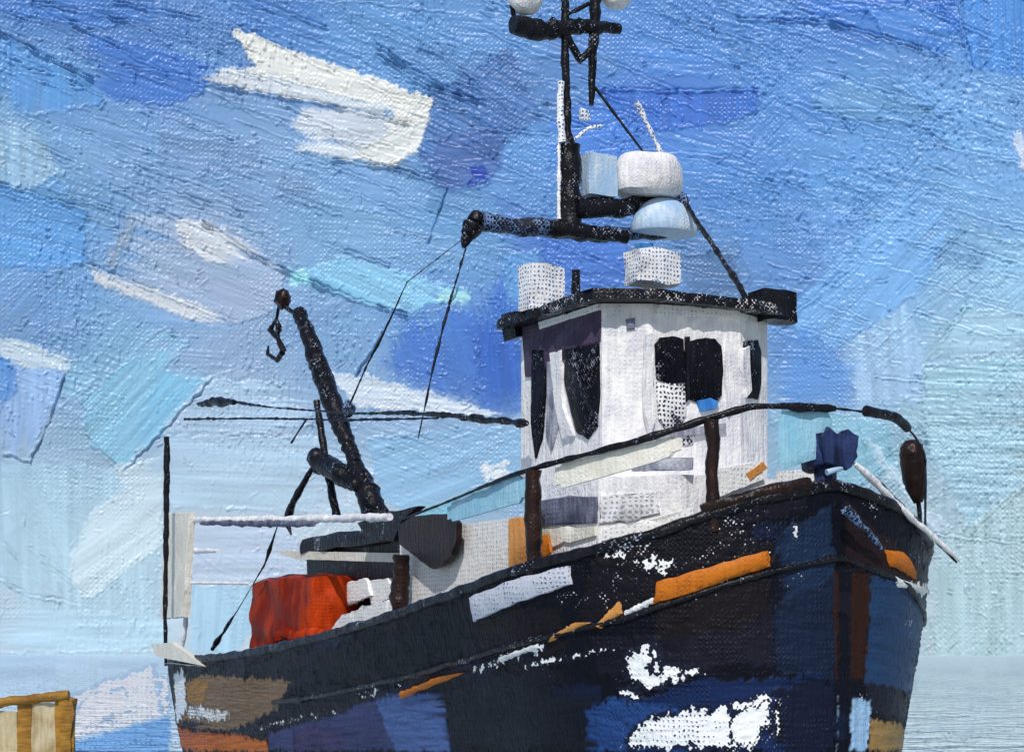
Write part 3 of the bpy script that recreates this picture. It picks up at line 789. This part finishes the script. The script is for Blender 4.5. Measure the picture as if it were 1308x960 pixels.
# ---------------------------------------------------------------- lower house and engine casing
def planpoly(pts): return [(-a, s) for a, s in pts]
bm = bmesh.new()
add_prism(bm, planpoly([(1.5, -.9), (1.5, .9), (2.2, 1.5), (3.4, 1.62), (3.4, -1.62), (2.2, -1.5)]), 1.9, 3.62)
house = finish('deckhouse', bm, 'white', boat, smooth=False)
bm = bmesh.new()
add_prism(bm, planpoly([(3.4, -1.66), (3.4, 1.66), (6.9, 1.7), (6.9, -1.7)]), 1.4, 3.28)
casing = finish('engine_casing', bm, 'beige', boat, smooth=False)
def quad(pl, pts): return [pl(*p) for p in pts]
sc = lambda s: (lambda x, y: PS(x, y, s))
ac = lambda a: (lambda x, y: PA(x, y, a))
slab('door', quad(sc(-1.70), [(652,662),(682,658),(690,722),(652,742)]), (0, -.03, 0), 'tan', casing, 'tan orange door panel')
slab('door', quad(sc(-1.70), [(693,684),(703,682),(706,705),(694,716)]), (0, -.03, 0), 'orange', casing, 'narrow orange door edge')
slab('door_post', quad(sc(-1.74), [(676,655),(688,655),(692,735),(682,738)]), (0, -.06, 0), 'brown', casing)
# dark tear-shaped vent mouth
vent = []
for x, y in [(514,672),(530,660),(556,656),(580,656),(590,668),(590,690),(584,708),(570,722),(558,727),(545,718),(530,706),(516,695)]:
    vent.append(PS(x, y, -1.78))
slab('vent_cowl', vent, (0, -.07, 0), 'brown', casing, 'dark brown tear-shaped vent cowl', rag=.01, step=.03)
# house panels
hs = on(800, 620, (-2.2, -1.5, 0), (Vector((0.12, -1.2, 0))))
def HS(x, y, e=0.02):
    p0 = Vector((-2.2, -1.5, 0)); p1 = Vector((-3.4, -1.62, 0)); d = (p1-p0); n = Vector((d.y, -d.x, 0)).normalized()
    if n.y > 0: n = -n
    return on(x, y, p0+n*e, n), n
def HF(x, y, e=0.02):
    p0 = Vector((-1.5, -.9, 0)); p1 = Vector((-2.2, -1.5, 0)); d = (p1-p0); n = Vector((d.y, -d.x, 0)).normalized()
    if n.y > 0: n = -n
    return on(x, y, p0+n*e, n), n
def onface(f, pts, e=.0):
    q = [f(*p, e)[0] for p in pts]; return q, f(*pts[0])[1]
q, n = onface(HS, [(678,642),(720,634),(764,634),(764,668),(720,668),(682,674)]); slab('window', q, n*.03, 'slate', house, 'slate grey side window', rag=.02)
q, n = onface(HF, [(766,634),(800,632),(840,628),(844,655),(810,664),(766,668)]); slab('window', q, n*.03, 'greydry', house, 'pale grey forward window', rag=.03)
q, n = onface(HS, [(690,676),(762,672),(762,684),(700,700)]); slab('paint_daub', q, n*.03, 'cream', house, rag=.03)
q, n = onface(HF, [(770,676),(850,664),(880,650),(886,662),(850,676),(772,690)]); slab('paint_daub', q, n*.03, 'whitebare', house, rag=.04)
q, n = onface(HF, [(806,588),(886,584),(886,600),(806,602)]); slab('grey_band', q, n*.03, 'grey', house, rag=.025)
slab('hatch', quad(ac(1.5), [(905,600),(968,588),(975,612),(905,640)]), (.04, 0, 0), 'whitebare', house)
slab('rust_patch', quad(ac(1.5), [(948,605),(972,590),(978,598),(955,614)]), (.05, 0, 0), 'tan', house)
slab('hatch', quad(ac(1.45), [(990,602),(1050,598),(1050,612),(992,622)]), (.05, 0, 0), 'whitebare', house)

# ---------------------------------------------------------------- wheelhouse
wp = [(2.55, -.6), (2.55, .6), (2.8, 1.15), (4.7, 1.15), (4.7, -1.1), (2.8, -1.1)]
bm = bmesh.new(); add_prism(bm, planpoly(wp), 3.60, 5.62)
wh = finish('wheelhouse', bm, 'white', boat, smooth=False)
# roof slab with overhang, cut by hand
rp = [(2.34, -.72), (2.34, .72), (2.62, 1.32), (4.92, 1.32), (4.92, -1.32), (2.62, -1.32)]
slab('roof', [Vector((-a, s, 5.63)) for a, s in rp], (0, 0, .115), 'blackedge', wh, rag=.045, step=.06)
slab('roof_end', [PA(640,402,4.95), PA(672,400,4.95), PA(672,430,4.95), PA(644,436,4.95)], (.3, 0, 0), 'black', wh, rag=.02)
# white drip band under the eave, purple slab that paints in the shade below the eave
def face(p0, p1):
    p0 = Vector((-p0[0], p0[1], 0)); p1 = Vector((-p1[0], p1[1], 0)); d = p1-p0; n = Vector((d.y, -d.x, 0)).normalized()
    c = Vector((-3.6, 0, 0))
    if n.dot((p0+p1)/2-c) < 0: n = -n
    return p0, n
FS = face((2.8, -1.1), (4.7, -1.1)); FF = face((2.55, -.6), (2.55, .6)); FSF = face((2.55, -.6), (2.8, -1.1)); FPF = face((2.55, .6), (2.8, 1.15))
def wslab(name, f, pts, mat, thick=.025, label=None, e=.0, **k):
    q = [on(x, y, f[0]+f[1]*e, f[1]) for x, y in pts]
    return slab(name, q, f[1]*thick, mat, wh, label, **k)
wslab('eave_shade', FS, [(669,418),(768,392),(768,436),(724,446),(702,466),(690,478),(672,482)], 'purple', label='purple grey shade under the eave, built as a thin slab')
wslab('eave_band', FF, [(838,389),(945,396),(942,406),(838,402)], 'whitebare', .04, rag=.03)
wslab('eave_band', FS, [(690,412),(768,388),(768,396),(692,421)], 'whitebare', .04, rag=.02)
wslab('window_trim', FF, [(822,428),(832,424),(834,540),(828,560),(820,520)], 'white', .045, rag=.02)
wslab('window_trim', FF, [(926,432),(934,436),(936,520),(928,530),(925,480)], 'white', .045, rag=.02)
wslab('window_trim', FS, [(706,452),(720,448),(722,520),(736,556),(722,562),(712,520)], 'white', .045, rag=.02)
wslab('window_stain', FF, [(836,556),(868,548),(888,552),(884,566),(850,572)], 'windowbare', .02, rag=.03)
wslab('window', FS, [(682,448),(697,445),(699,500),(694,560),(686,585),(680,540)], 'window', .03, 'narrow dark aft side window')
wslab('window', FS, [(724,446),(766,438),(767,500),(764,545),(752,560),(738,552),(730,520),(723,490)], 'window', .03, 'dark rounded side window')
wslab('pillar', FS, [(701,462),(712,460),(716,540),(706,575),(700,560)], 'grey', .028)
wslab('window', FF, [(836,440),(842,431),(858,430),(872,433),(874,460),(874,488),(856,490),(838,485)], 'window', .03, 'dark upper half of front window')
wslab('window', FF, [(838,488),(874,491),(875,530),(868,545),(850,548),(840,535)], 'windowbare', .026, 'paint-worn lower half of front window')
wslab('window', FF, [(879,436),(895,432),(912,433),(920,442),(923,470),(921,505),(912,518),(895,516),(880,510)], 'window', .03, 'dark front window')
wslab('window_bar', FF, [(874,430),(879,430),(879,510),(875,514)], 'black', .04, rag=.006)
wslab('window', FPF, [(949,436),(966,434),(970,450),(970,490),(966,510),(954,508),(948,470)], 'window', .03, 'narrow dark corner window')
wslab('window_trim', FPF, [(946,446),(954,442),(955,470),(957,500),(951,508),(945,470)], 'white', .04, rag=.01)
wslab('blue_lamp', FF, [(889,512),(905,508),(915,513),(912,522),(893,526)], 'cyan', .06, label='small blue lamp under the front window')
wslab('vent_slot', FSF, [(799,408),(811,406),(811,420),(800,422)], 'slate', .03)
wslab('window_sill', FF, [(836,552),(925,540),(925,548),(838,564)], 'grey', .06)

# roof gear
p = PA(985, 390, 2.75)
lumpbox('floodlight', p-Vector((.16, .24, .2)), p+Vector((.16, .26, .16)), 'black', wh, jit=.05, rnd=.15)
p = PA(692, 362, 4.75)
lumpbox('roof_locker', p-Vector((.15, .24, .36)), p+Vector((.15, .24, .20)), 'speckle', wh, 'white roof locker with worn speckled paint', jit=.05)
p = PA(832, 342, 4.2)
lumpbox('roof_locker', p-Vector((.2, .30, .22)), p+Vector((.2, .30, .2)), 'speckle', wh, 'low white locker with speckled paint', jit=.06, rnd=.2)

# ---------------------------------------------------------------- mast (stands on the engine casing, abaft the wheelhouse)
MA = 5.44
mfoot = PA(736, 345, MA); mb = Vector((mfoot.x, mfoot.y, 3.25))
bm = bmesh.new()
add_tube(bm, [mb, mfoot], .055, jit=.2)
add_tube(bm, [PA(728, 300, MA), PA(728, 185, MA)], [.15, .13], jit=.14)
add_tube(bm, [PA(727, 182, MA), PA(722, 90, MA), PA(722, -40, MA), PA(724, -260, MA)], [.055, .05, .05, .04], jit=.35)
mast = finish('mast', bm, 'black', boat)
tube('topmast', [PA(755, 135, MA), PA(757, 60, MA), PA(765, -30, MA), PA(765, -200, MA)], [.03, .07, .075, .05], 'black', mast, jit=.35)
tube('mast_brace', [PA(720, 40, MA), PA(741, 78, MA), PA(756, 62, MA)], .045, 'black', mast, jit=.35)
tube('mast_brace', [PA(752, 5, MA), PA(722, 20, MA)], .03, 'black', mast, jit=.35)
tube('crosstree', [PA(654, 34, MA), PA(690, 38, MA), PA(740, 34, MA), PA(792, 37, MA)], [.12, .12, .1, .06], 'black', mast, jit=.3)
for x, y, r in ((671, -4, .235), (786, -10, .23)):
    l = blob('mast_lamp', PA(x, y, MA), r, 'white', mast, squash=(.8, 1, 1)); 
tube('lamp_bracket', [PA(652, 0, MA+.05), PA(658, 28, MA+.05)], .03, 'black', mast)
yard = tube('yard', [PA(616, 284, MA), PA(700, 292, MA), PA(770, 298, MA), PA(850, 300, MA), PA(893, 292, MA)], [.11, .11, .1, .07, .03], 'blackdry', mast, jit=.28)
tube('yard_collar', [PA(700, 292, MA-.06), PA(800, 302, MA-.06)], [.1, .09], 'black', mast, jit=.25)
tube('yard_lamp', [PA(611, 272, MA), PA(605, 288, MA), PA(598, 300, MA), PA(592, 316, MA)], [.08, .125, .11, .03], 'black', mast, jit=.2)
tube('radar_bracket', [PA(735, 264, MA-.1), PA(790, 266, MA-.1), PA(832, 258, MA-.1)], [.13, .13, .09], 'black', mast, jit=.2)
c0 = PA(828, 226, MA-.15)
bm = bmesh.new()
prof = [(0, -.27), (.36, -.27), (.45, -.22), (.475, -.05), (.46, .12), (.40, .235), (.28, .27), (0, .285)]
seg = 36
ring = [[bm.verts.new(c0+Vector((r*.8*math.cos(2*math.pi*i/seg), r*math.sin(2*math.pi*i/seg), z+.012*math.sin(i*.7)))) for i in range(seg)] for r, z in prof[1:-1]]
for a_, b_ in zip(ring[:-1], ring[1:]):
    for i in range(seg): bm.faces.new((a_[i], a_[(i+1) % seg], b_[(i+1) % seg], b_[i]))
bm.faces.new(ring[0][::-1]); bm.faces.new(ring[-1])
finish('radar_dome', bm, 'white', mast)
p = PA(765, 226, MA-.1)
lumpbox('radar_box', p-Vector((.12, .2, .26)), p+Vector((.12, .2, .26)), 'paleblue', mast, 'pale blue box beside the radar dome', jit=.02)
bm = bmesh.new(); c1 = PA(848, 296, MA-.2)
b2 = bmesh.new(); bmesh.ops.create_uvsphere(b2, u_segments=28, v_segments=14, radius=1)
vm = {}
for v in b2.verts:
    z = max(v.co.z, -.06); vm[v] = bm.verts.new(c1+Vector((v.co.x*.36, v.co.y*.46, z*.44)))
for f in b2.faces:
    try: bm.faces.new([vm[v] for v in f.verts])
    except ValueError: pass
b2.free(); finish('satellite_dome', bm, 'paleblue', mast, 'pale blue half dome')
lumpbox('dome_foot', PA(822, 316, MA-.2)-Vector((.08, .1, .05)), PA(822, 316, MA-.2)+Vector((.08, .1, .05)), 'cyan', mast, jit=.03)
bm = bmesh.new(); add_blob(bm, PA(869, 256, MA-.3), .10, jit=.2); finish('stay_block', bm, 'blackdry', mast)
tube('forestay', [PA(872, 256, MA-.3), PA(905, 305, 4.2), PA(945, 366, 2.9), PA(956, 388, 2.7)], [.04, .03, .04, .03], 'black', mast, jit=.4)
tube('stay_wire', [PA(760, 112, MA), PA(830, 205, MA-.3), PA(868, 254, MA-.3)], [.022, .014, .02], 'rope', mast, jit=.4)
tube('whip_aerial', [PA(813, 130, MA-.2), PA(829, 165, MA-.2), PA(845, 198, MA-.2)], .032, 'speckle', mast, jit=.7)
tube('halyard', [PA(716, 105, MA), PA(714, 150, MA), PA(719, 182, MA)], .05, 'speckle', mast, jit=.7)
tube('halyard', [PA(714, 182, MA), PA(714, 280, MA)], .026, 'speckle', mast, jit=.8)
lumpbox('mast_fitting', PA(748, 146, MA)-Vector((.03, .07, .07)), PA(748, 146, MA)+Vector((.03, .07, .07)), 'speckle', mast, jit=.05)
tube('mast_fitting', [PA(728, 182, MA), PA(742, 172, MA), PA(752, 164, MA), PA(768, 160, MA)], .026, 'speckle', mast, jit=.7)

# ---------------------------------------------------------------- bow rail
def railpt(arc, f=1.0):
    h = np.interp(abs(arc), [0, 1.0, 2, 4, 7], [.80, .98, 1.0, 1.06, 1.15])
    return hp(arc, float(sheer(np.array(arc)))+h*f, -.06)
arcs = list(np.arange(7.2, .1, -.12))
rl = tube('bow_rail', [railpt(a) for a in arcs]+[railpt(a) for a in (.05, -.02)], [.010+.030*min(1, max(0, (7.2-a)/6))**1.3 for a in arcs]+[.03, .012], 'black', boat, jit=.4)
tube('rail_length', [railpt(a) for a in np.arange(-.5, -1.35, -.08)], .055, 'black', rl, jit=.3)
tube('rail_wire', [railpt(a) for a in np.arange(0, -.6, -.1)], .012, 'rope', rl, jit=.5)
tube('rail_wire', [railpt(a) for a in np.arange(-1.3, -2.3, -.12)], .014, 'rope', rl, jit=.5)
for a, mat, r0 in ((-2.2, 'rope', .016), (3.4, 'brown', .085), (1.38, 'brown', .075)):
    tube('stanchion', [railpt(a, -.15), railpt(a, .35), railpt(a, .98)], [r0*.9, r0, r0*.9], mat, rl, jit=.3)
# cream weather screen lashed inside the rail
def screen(name, a0, a1, f0, f1, mat, label=None, out=-.11):
    bm = bmesh.new(); n = 40; g = []
    for i in range(n+1):
        a = a0+(a1-a0)*i/n; t = i/n
        end = min(t, 1-t)*n
        sh = .0 if end > 3 else (3-end)/3*.12
        row = []
        for j in range(7):
            f = f0(t)+(f1(t)-f0(t))*j/6
            f = f+(sh if j < 1 else (-sh if j > 5 else 0))
            q = hp(a, float(sheer(np.array(a)))+f*float(np.interp(a, [0, 1, 2, 4, 7], [.8, .98, 1., 1.06, 1.15])), out+.015*mnoise.noise(Vector((a*4, f*4, 0))))
            row.append(q)
        g.append(row)
    fr = [[bm.verts.new(p) for p in r] for r in g]
    off = Vector((0, .03, 0))
    bk = [[bm.verts.new(p+off) for p in r] for r in g]
    for i in range(n):
        for j in range(6):
            bm.faces.new((fr[i][j], fr[i+1][j], fr[i+1][j+1], fr[i][j+1])); bm.faces.new((bk[i][j], bk[i][j+1], bk[i+1][j+1], bk[i+1][j]))
        bm.faces.new((fr[i][0], bk[i][0], bk[i+1][0], fr[i+1][0])); bm.faces.new((fr[i][6], fr[i+1][6], bk[i+1][6], bk[i][6]))
    for e in (0, n):
        for j in range(6): bm.faces.new((fr[e][j], fr[e][j+1], bk[e][j+1], bk[e][j]))
    return finish(name, bm, mat, rl, label)
screen('weather_screen', 3.15, 1.75, lambda t: .74+.03*t, lambda t: 1.0-.04*t*t, 'cream', 'cream canvas weather screen')

screen('weather_screen', 5.3, 3.55, lambda t: .80-.10*t, lambda t: .99, 'cyanscreen', 'pale turquoise canvas weather screen', out=-.09)
screen('weather_screen', .72, .12, lambda t: .32+.12*t, lambda t: .96, 'cyanscreen', 'pale turquoise canvas weather screen at the stem', out=-.09)
# samson post, spar on the port bow: white paint highlight shaped as a pole
sp = hp(0.12, 3.4, -.25)
bm = bmesh.new()
add_tube(bm, [Vector((-.2, .02, 2.7)), Vector((-.2, .02, 3.42)), Vector((-.2, .02, 3.74))], [.115, .12, .125], jit=.35, step=.04, seg=14)
add_lumpbox(bm, (-.36, -.20, 3.62), (-.04, .24, 3.93), jit=.07, cuts=8, rnd=.12)
add_slab(bm, [Vector((-.02, -.2, 3.9)), Vector((-.02, -.12, 4.0)), Vector((-.02, 0, 3.93)), Vector((-.02, .12, 3.98)), Vector((-.02, .26, 3.94)), Vector((-.02, .25, 3.72)), Vector((-.02, .1, 3.6)), Vector((-.02, -.14, 3.66))], (.05, 0, 0), rag=.03)
finish('samson_post', bm, 'navy', boat)
tube('post_lashing', [Vector((-.02, -.12, 3.55)), Vector((.0, .04, 3.6)), Vector((-.1, .2, 3.68))], .03, 'paleblue', boat, jit=.4)
def PD(px, py, depth):
    X = (px-CX)/F*depth; return to_local(X, depth, EYE+(HY-py)/F*depth)
highlight_spar = tube('highlight_spar', [PD(1092, 592, 19.1), PD(1150, 648, 19.6), PD(1226, 716, 20.3)], [.032, .038, .014], 'white', boat, jit=.5)
tube('spar_wire', [PD(1118, 610, 19.4), PD(1165, 660, 19.75), PD(1222, 718, 20.3)], [.018, .026, .01], 'rope', highlight_spar, jit=.5)
tube('bow_chain', [PD(1080, 650, 18.8), PD(1100, 672, 18.95), PD(1126, 700, 19.2)], [.05, .035, .03], 'blackdry', boat, jit=.6)

# ---------------------------------------------------------------- after deck: winch, crane, stern frame
CS = -.6
w0 = lumpbox('winch_house', PS(392, 790, -.9), PS(516, 688, -.9)+Vector((0, .9, 0)), 'black', boat, jit=.04, cuts=6)
for y0, y1, x0, x1, mt in ((703, 718, 352, 512, 'cream'), (686, 694, 400, 455, 'slate')):
    slab('winch_plate', quad(sc(-.98), [(x0, y0), (x1, y0+3), (x1, y1), (x0+30, y1-4)]), (0, -.06, 0), mt, w0)
lumpbox('winch_drum', PS(390, 706, -.95)+Vector((0, -.1, 0)), PS(508, 672, -.95)+Vector((0, .5, 0)), 'black', w0, jit=.06, cuts=6, rnd=.1)
slab('winch_plate', quad(sc(-1.05), [(448,742),(470,738),(478,760),(440,776)]), (0, -.05, 0), 'whitebare', w0, rag=.03)
slab('fairlead_arm', quad(sc(-1.2), [(466,668),(500,656),(545,646),(524,664),(512,690),(482,692)]), (0, -.12, 0), 'black', w0, rag=.03)
slab('winch_plate', quad(sc(-1.0), [(470,742),(500,738),(510,760),(480,775)]), (0, -.06, 0), 'whitebare', w0)
tube('deck_post', [PS(513, 708, -1.9), PS(511, 755, -1.9), PS(512, 800, -1.9)], [.10, .12, .09], 'brown', boat, jit=.25)
slab('deck_tarpaulin', quad(sc(-1.55), [(405,830),(440,785),(500,765),(520,795),(470,812)]), (0, -.03, 0), 'whitebare', boat, rag=.05)
slab('deck_tarpaulin', quad(sc(-1.9), [(300,840),(330,826),(380,830),(385,845),(330,862)]), (0, -.03, 0), 'whitebare', boat, rag=.05)
crane = tube('deck_crane', [Vector((PS(480, 668, CS).x, CS, 1.3)), PS(482, 668, CS), PS(468, 625, CS), PS(452, 590, CS)], [.2, .2, .17, .12], 'black', boat, jit=.18)
tube('boom', [PS(455, 592, CS), PS(432, 535, CS), PS(408, 470, CS), PS(393, 425, CS), PS(381, 398, CS)], [.10, .14, .16, .12, .11], 'black', crane, jit=.2)
tube('strut', [PS(430, 658, CS-.1), PS(420, 610, CS-.1), PS(404, 512, CS-.1)], [.06, .06, .05], 'black', crane, jit=.25)
tube('hydraulic_ram', [PS(402, 582, CS-.15), PS(412, 592, CS-.15), PS(436, 606, CS-.15), PS(458, 622, CS-.15)], [.13, .17, .16, .09], 'black', crane, jit=.25)
tube('strut', [PS(372, 682, CS-.3), PS(366, 660, CS-.3), PS(378, 635, CS-.3), PS(391, 612, CS-.25), PS(403, 590, CS-.15)], [.02, .07, .06, .05, .02], 'black', crane, jit=.4)
blob('boom_sheave', PS(445, 522, CS), .10, 'blackdry', crane, jit=.2, squash=(.7, 1, 1.3))
bm = bmesh.new(); add_blob(bm, PS(361, 382, CS), .17, jit=.15, squash=(1, .8, 1)); finish('boom_head', bm, 'brown', crane)
tube('boom_link', [PS(364, 392, CS), PS(380, 402, CS)], .04, 'black', crane)
tube('fall_wire', [PS(356, 390, CS), PS(353, 410, CS)], .022, 'rope', crane, jit=.3)
tube('hook', [PS(353, 408, CS), PS(345, 420, CS), PS(352, 430, CS), PS(358, 418, CS), PS(354, 409, CS), PS(355, 432, CS), PS(362, 448, CS), PS(354, 460, CS), PS(342, 452, CS), PS(343, 441, CS)],
     [.035, .04, .045, .04, .03, .04, .05, .04, .03, .012], 'black', crane, jit=.3, step=.05)
tube('topping_lift', [PA(596, 314, MA), PS(574, 388, -.5), PS(556, 458, -.7), PS(534, 560, -.9)], [.010, .018, .016, .008], 'rope', crane, jit=.7)
tube('topping_lift', [PS(445, 520, CS), PS(468, 468, CS), PS(490, 426, CS), PS(520, 360, CS), PA(598, 300, MA)], [.014, .014, .016, .007, .006], 'rope', crane, jit=.7)
# stern frame
SF = -1.75
fr_ = slab('stern_frame', quad(sc(SF), [(218,656),(250,654),(246,720),(243,788),(214,790)]), (0, -.12, 0), 'cream', boat)
tube('frame_rail', [PS(246, 664, SF), PS(330, 664, SF), PS(420, 662, SF), PS(498, 660, SF)], [.05, .06, .055, .05], 'white', fr_, jit=.3)
tube('frame_rail', [PS(256, 668, SF-.06), PS(330, 669, SF-.06), PS(400, 668, SF-.06)], [.03, .05, .04], 'slate', fr_, jit=.5)
tube('frame_rail', [PS(250, 703, SF), PS(278, 703, SF)], [.05, .03], 'white', fr_, jit=.3)
tube('frame_rail', [PS(244, 744, SF), PS(318, 745, SF)], .022, 'white', fr_, jit=.3)
tube('frame_post', [PS(238, 786, SF), PS(232, 830, SF)], [.05, .035], 'white', fr_, jit=.3)
tube('frame_stay', [PS(356, 666, SF), PS(349, 688, SF), PS(344, 704, SF), PS(337, 722, SF), PS(322, 748, SF), PS(304, 778, SF), PS(290, 800, SF), PS(271, 828, SF)],
     [.006, .014, .034, .014, .006, .008, .026, .045], 'black', fr_, jit=.5)
tube('stern_pole', [PS(212, 558, -2.1), PS(213, 600, -2.1), PS(212, 700, -2.1), PS(211, 790, -2.1), PS(212, 850, -2.1)], [.05, .055, .045, .035, .03], 'black', boat, jit=.35)
# wires from the wheelhouse to the stern
WS = -1.35
wire = tube('derrick_wire', [PS(672, 541, WS), PS(600, 533, WS), PS(520, 527, WS), PS(450, 528, WS), PS(345, 520, WS), PS(300, 513, WS), PS(252, 515, WS)], [.045, .045, .028, .014, .016, .028, .02], 'black', boat, jit=.6)
tube('wire_clamp', [PS(300, 514, WS-.02), PS(275, 513, WS-.02), PS(254, 516, WS-.02)], [.04, .085, .03], 'black', wire, jit=.4)
tube('lower_wire', [PS(560, 534, WS), PS(440, 536, WS), PS(330, 534, WS), PS(236, 535, WS)], [.012, .018, .016, .02], 'rope', wire, jit=.6)
tube('lower_wire', [PS(392, 535, WS), PS(372, 565, WS)], .016, 'rope', wire, jit=.5)

# ================================================================== things on the boat
def thing_from(bm, name, base_local, mat, label, cat):
    """mesh built in boat coordinates -> a top-level object at its own base"""
    Wb = to_world(base_local)
    for v in bm.verts: v.co = to_world(v.co)-Wb
    o = finish(name, bm, mat); o.location = Wb
    return tag(o, label, cat)
def dist_box(c, half, ja, cuts=8, rnd=.18): return (Vector(c)-Vector(half), Vector(c)+Vector(half))
p0 = PS(386, 782, -1.3)
bm = bmesh.new()
add_lumpbox(bm, (p0.x-1.40, -1.65, 1.25), (p0.x+1.28, -.85, PS(386, 734, -1.65).z), jit=.08, cuts=12, rnd=.30)
bin_ = thing_from(bm, 'fish_bin', Vector((p0.x, -1.25, 1.25)), 'red', 'big rounded orange-red fish bin on the after deck beside the black winch', 'fish bin')
bm = bmesh.new()
c = PS(384, 812, -1.72)
for i in range(7):
    x = c.x+(-.95+i*.32)
    add_blob(bm, Vector((x, -1.66, c.z+.02*math.sin(i*2))), .16, jit=.25, squash=(1.2, .7, .7), sub=2)
Wb = to_world(Vector((p0.x, -1.25, 1.25)))
for v in bm.verts: v.co = to_world(v.co)-Wb
finish('bin_lip', bm, 'red', bin_)

def promote(name, label, cat, group):
    '''a loose piece lying on / lashed to the boat becomes a thing of its own'''
    o = bpy.data.objects[name]; me = o.data
    cs = [v.co.copy() for v in me.vertices]
    b = Vector((sum(c.x for c in cs)/len(cs), sum(c.y for c in cs)/len(cs), min(c.z for c in cs)))
    Wb = to_world(b)
    for v, c in zip(me.vertices, cs): v.co = to_world(c)-Wb
    me.update()
    for ch in o.children:
        for v in ch.data.vertices: v.co = to_world(v.co)-Wb
        ch.data.update()
    o.parent = None; o.location = Wb
    return tag(o, label, cat, group)
promote('roof_locker', 'tall white speckled locker at the left end of the wheelhouse roof', 'locker', 'lockers on the wheelhouse roof')
promote('roof_locker.001', 'low white speckled locker on the wheelhouse roof below the radar domes', 'locker', 'lockers on the wheelhouse roof')
promote('weather_screen', 'cream canvas weather screen lashed under the rail in front of the wheelhouse', 'canvas screen', 'canvas screens along the rail')
promote('weather_screen.001', 'pale turquoise canvas screen under the thin aft end of the rail above the beige casing', 'canvas screen', 'canvas screens along the rail')
promote('weather_screen.002', 'pale turquoise canvas screen under the rail beside the navy bow post', 'canvas screen', 'canvas screens along the rail')
promote('deck_tarpaulin', 'crumpled white tarpaulin between the red fish bin and the black winch', 'tarpaulin', 'white tarpaulins on the after deck')
promote('deck_tarpaulin.001', 'small strip of white tarpaulin below the red fish bin on the bulwark', 'tarpaulin', 'white tarpaulins on the after deck')
promote('highlight_spar', 'white paint highlight across the port bow, built as a thin pole with its tip sticking out', 'pole', None)

# black float on the port rail
bm = bmesh.new()
D = 20.9
add_tube(bm, [PD(1163, 562, D), PD(1164, 570, D), PD(1166, 590, D), PD(1168, 610, D), PD(1171, 630, D), PD(1173, 642, D)], [.06, .13, .155, .14, .09, .05], jit=.1, step=.03, seg=14)
fl = thing_from(bm, 'buoy', PD(1173, 665, D), 'brown', 'black pear-shaped buoy on a short stick at the port bow rail', 'buoy')
bm = bmesh.new(); add_tube(bm, [PD(1173, 640, D), PD(1175, 655, D), PD(1175, 705, D)], .03, jit=.3)
Wb = to_world(PD(1173, 665, D))
for v in bm.verts: v.co = to_world(v.co)-Wb
finish('stick', bm, 'black', fl)

# ================================================================== wooden jetty at the left
def WP(px, py, d): return Vector(((px-CX)/F*d, d, EYE+(HY-py)/F*d))
jd = 32.0
jb = WP(90, 965, jd); jb.z = -1.0
jet = link(bpy.data.objects.new('jetty', None)); jet.location = jb
tag(jet, 'ochre timber jetty end with sandy boards standing in the water left of the boat', 'jetty')
def jmesh(name, bm, mat, label=None):
    for v in bm.verts: v.co = v.co-jb
    return finish(name, bm, mat, jet, label)
bm = bmesh.new(); add_tube(bm, [WP(-400, 930, jd), WP(-40, 902, jd), WP(40, 892, jd), WP(88, 887, jd)], [.09, .09, .085, .09], jit=.2, flat=1.2); jmesh('cap_beam', bm, 'ochre')
for x0, x1, mt in ((-160, -70, 'sandboard'), (-70, 22, 'sandboard'), (22, 40, 'ochre'), (40, 72, 'sandboard'), (70, 94, 'ochre')):
    a, b = WP(x0, 900-(x0)*.1+2, jd), WP(x1, 900-(x1)*.1, jd)
    bm = bmesh.new(); add_lumpbox(bm, (a.x, jd+.02, -1.0), (b.x, jd+.14, min(a.z, b.z)), jit=.03, cuts=6); jmesh('board', bm, mt)
bm = bmesh.new(); t = WP(86, 892, jd); add_lumpbox(bm, (t.x-.12, jd-.05, -1.0), (t.x+.10, jd+.2, t.z), jit=.07, cuts=8, rnd=.1); jmesh('pile', bm, 'ochre')

# ================================================================== camera, light, world
cam = bpy.data.objects.new('camera', bpy.data.cameras.new('camera')); COL.objects.link(cam)
cam.location = (0, 0, EYE); cam.rotation_euler = (R(90), 0, 0)
cam.data.sensor_width = 36; cam.data.lens = F/1308*36
cam.data.shift_y = (HY-480)/1308
cam.data.clip_end = 3000; cam.data.clip_start = .1
S.camera = cam
SUN = Vector((-.08, -.68, .73)).normalized()
sun = bpy.data.objects.new('sun', bpy.data.lights.new('sun', 'SUN')); COL.objects.link(sun)
sun.data.energy = 3.2; sun.data.angle = R(.5); sun.data.color = (1, .965, .92)
sun.rotation_euler = SUN.to_track_quat('Z', 'Y').to_euler()
sun.location = (0, -5, 30)
wd = bpy.data.worlds.new('World'); S.world = wd; wd.use_nodes = True
nt = wd.node_tree; bg = nt.nodes['Background']
sk = nt.nodes.new('ShaderNodeTexSky'); sk.sky_type = 'NISHITA'; sk.sun_disc = False
sk.sun_elevation = math.asin(SUN.z); sk.sun_rotation = math.atan2(SUN.x, SUN.y)
nt.links.new(sk.outputs[0], bg.inputs['Color']); bg.inputs['Strength'].default_value = .1
vs_ = S.view_settings
vs_.view_transform = 'Standard'; vs_.look = 'None'; vs_.gamma = 1; vs_.exposure = -.12; vs_.use_curve_mapping = False
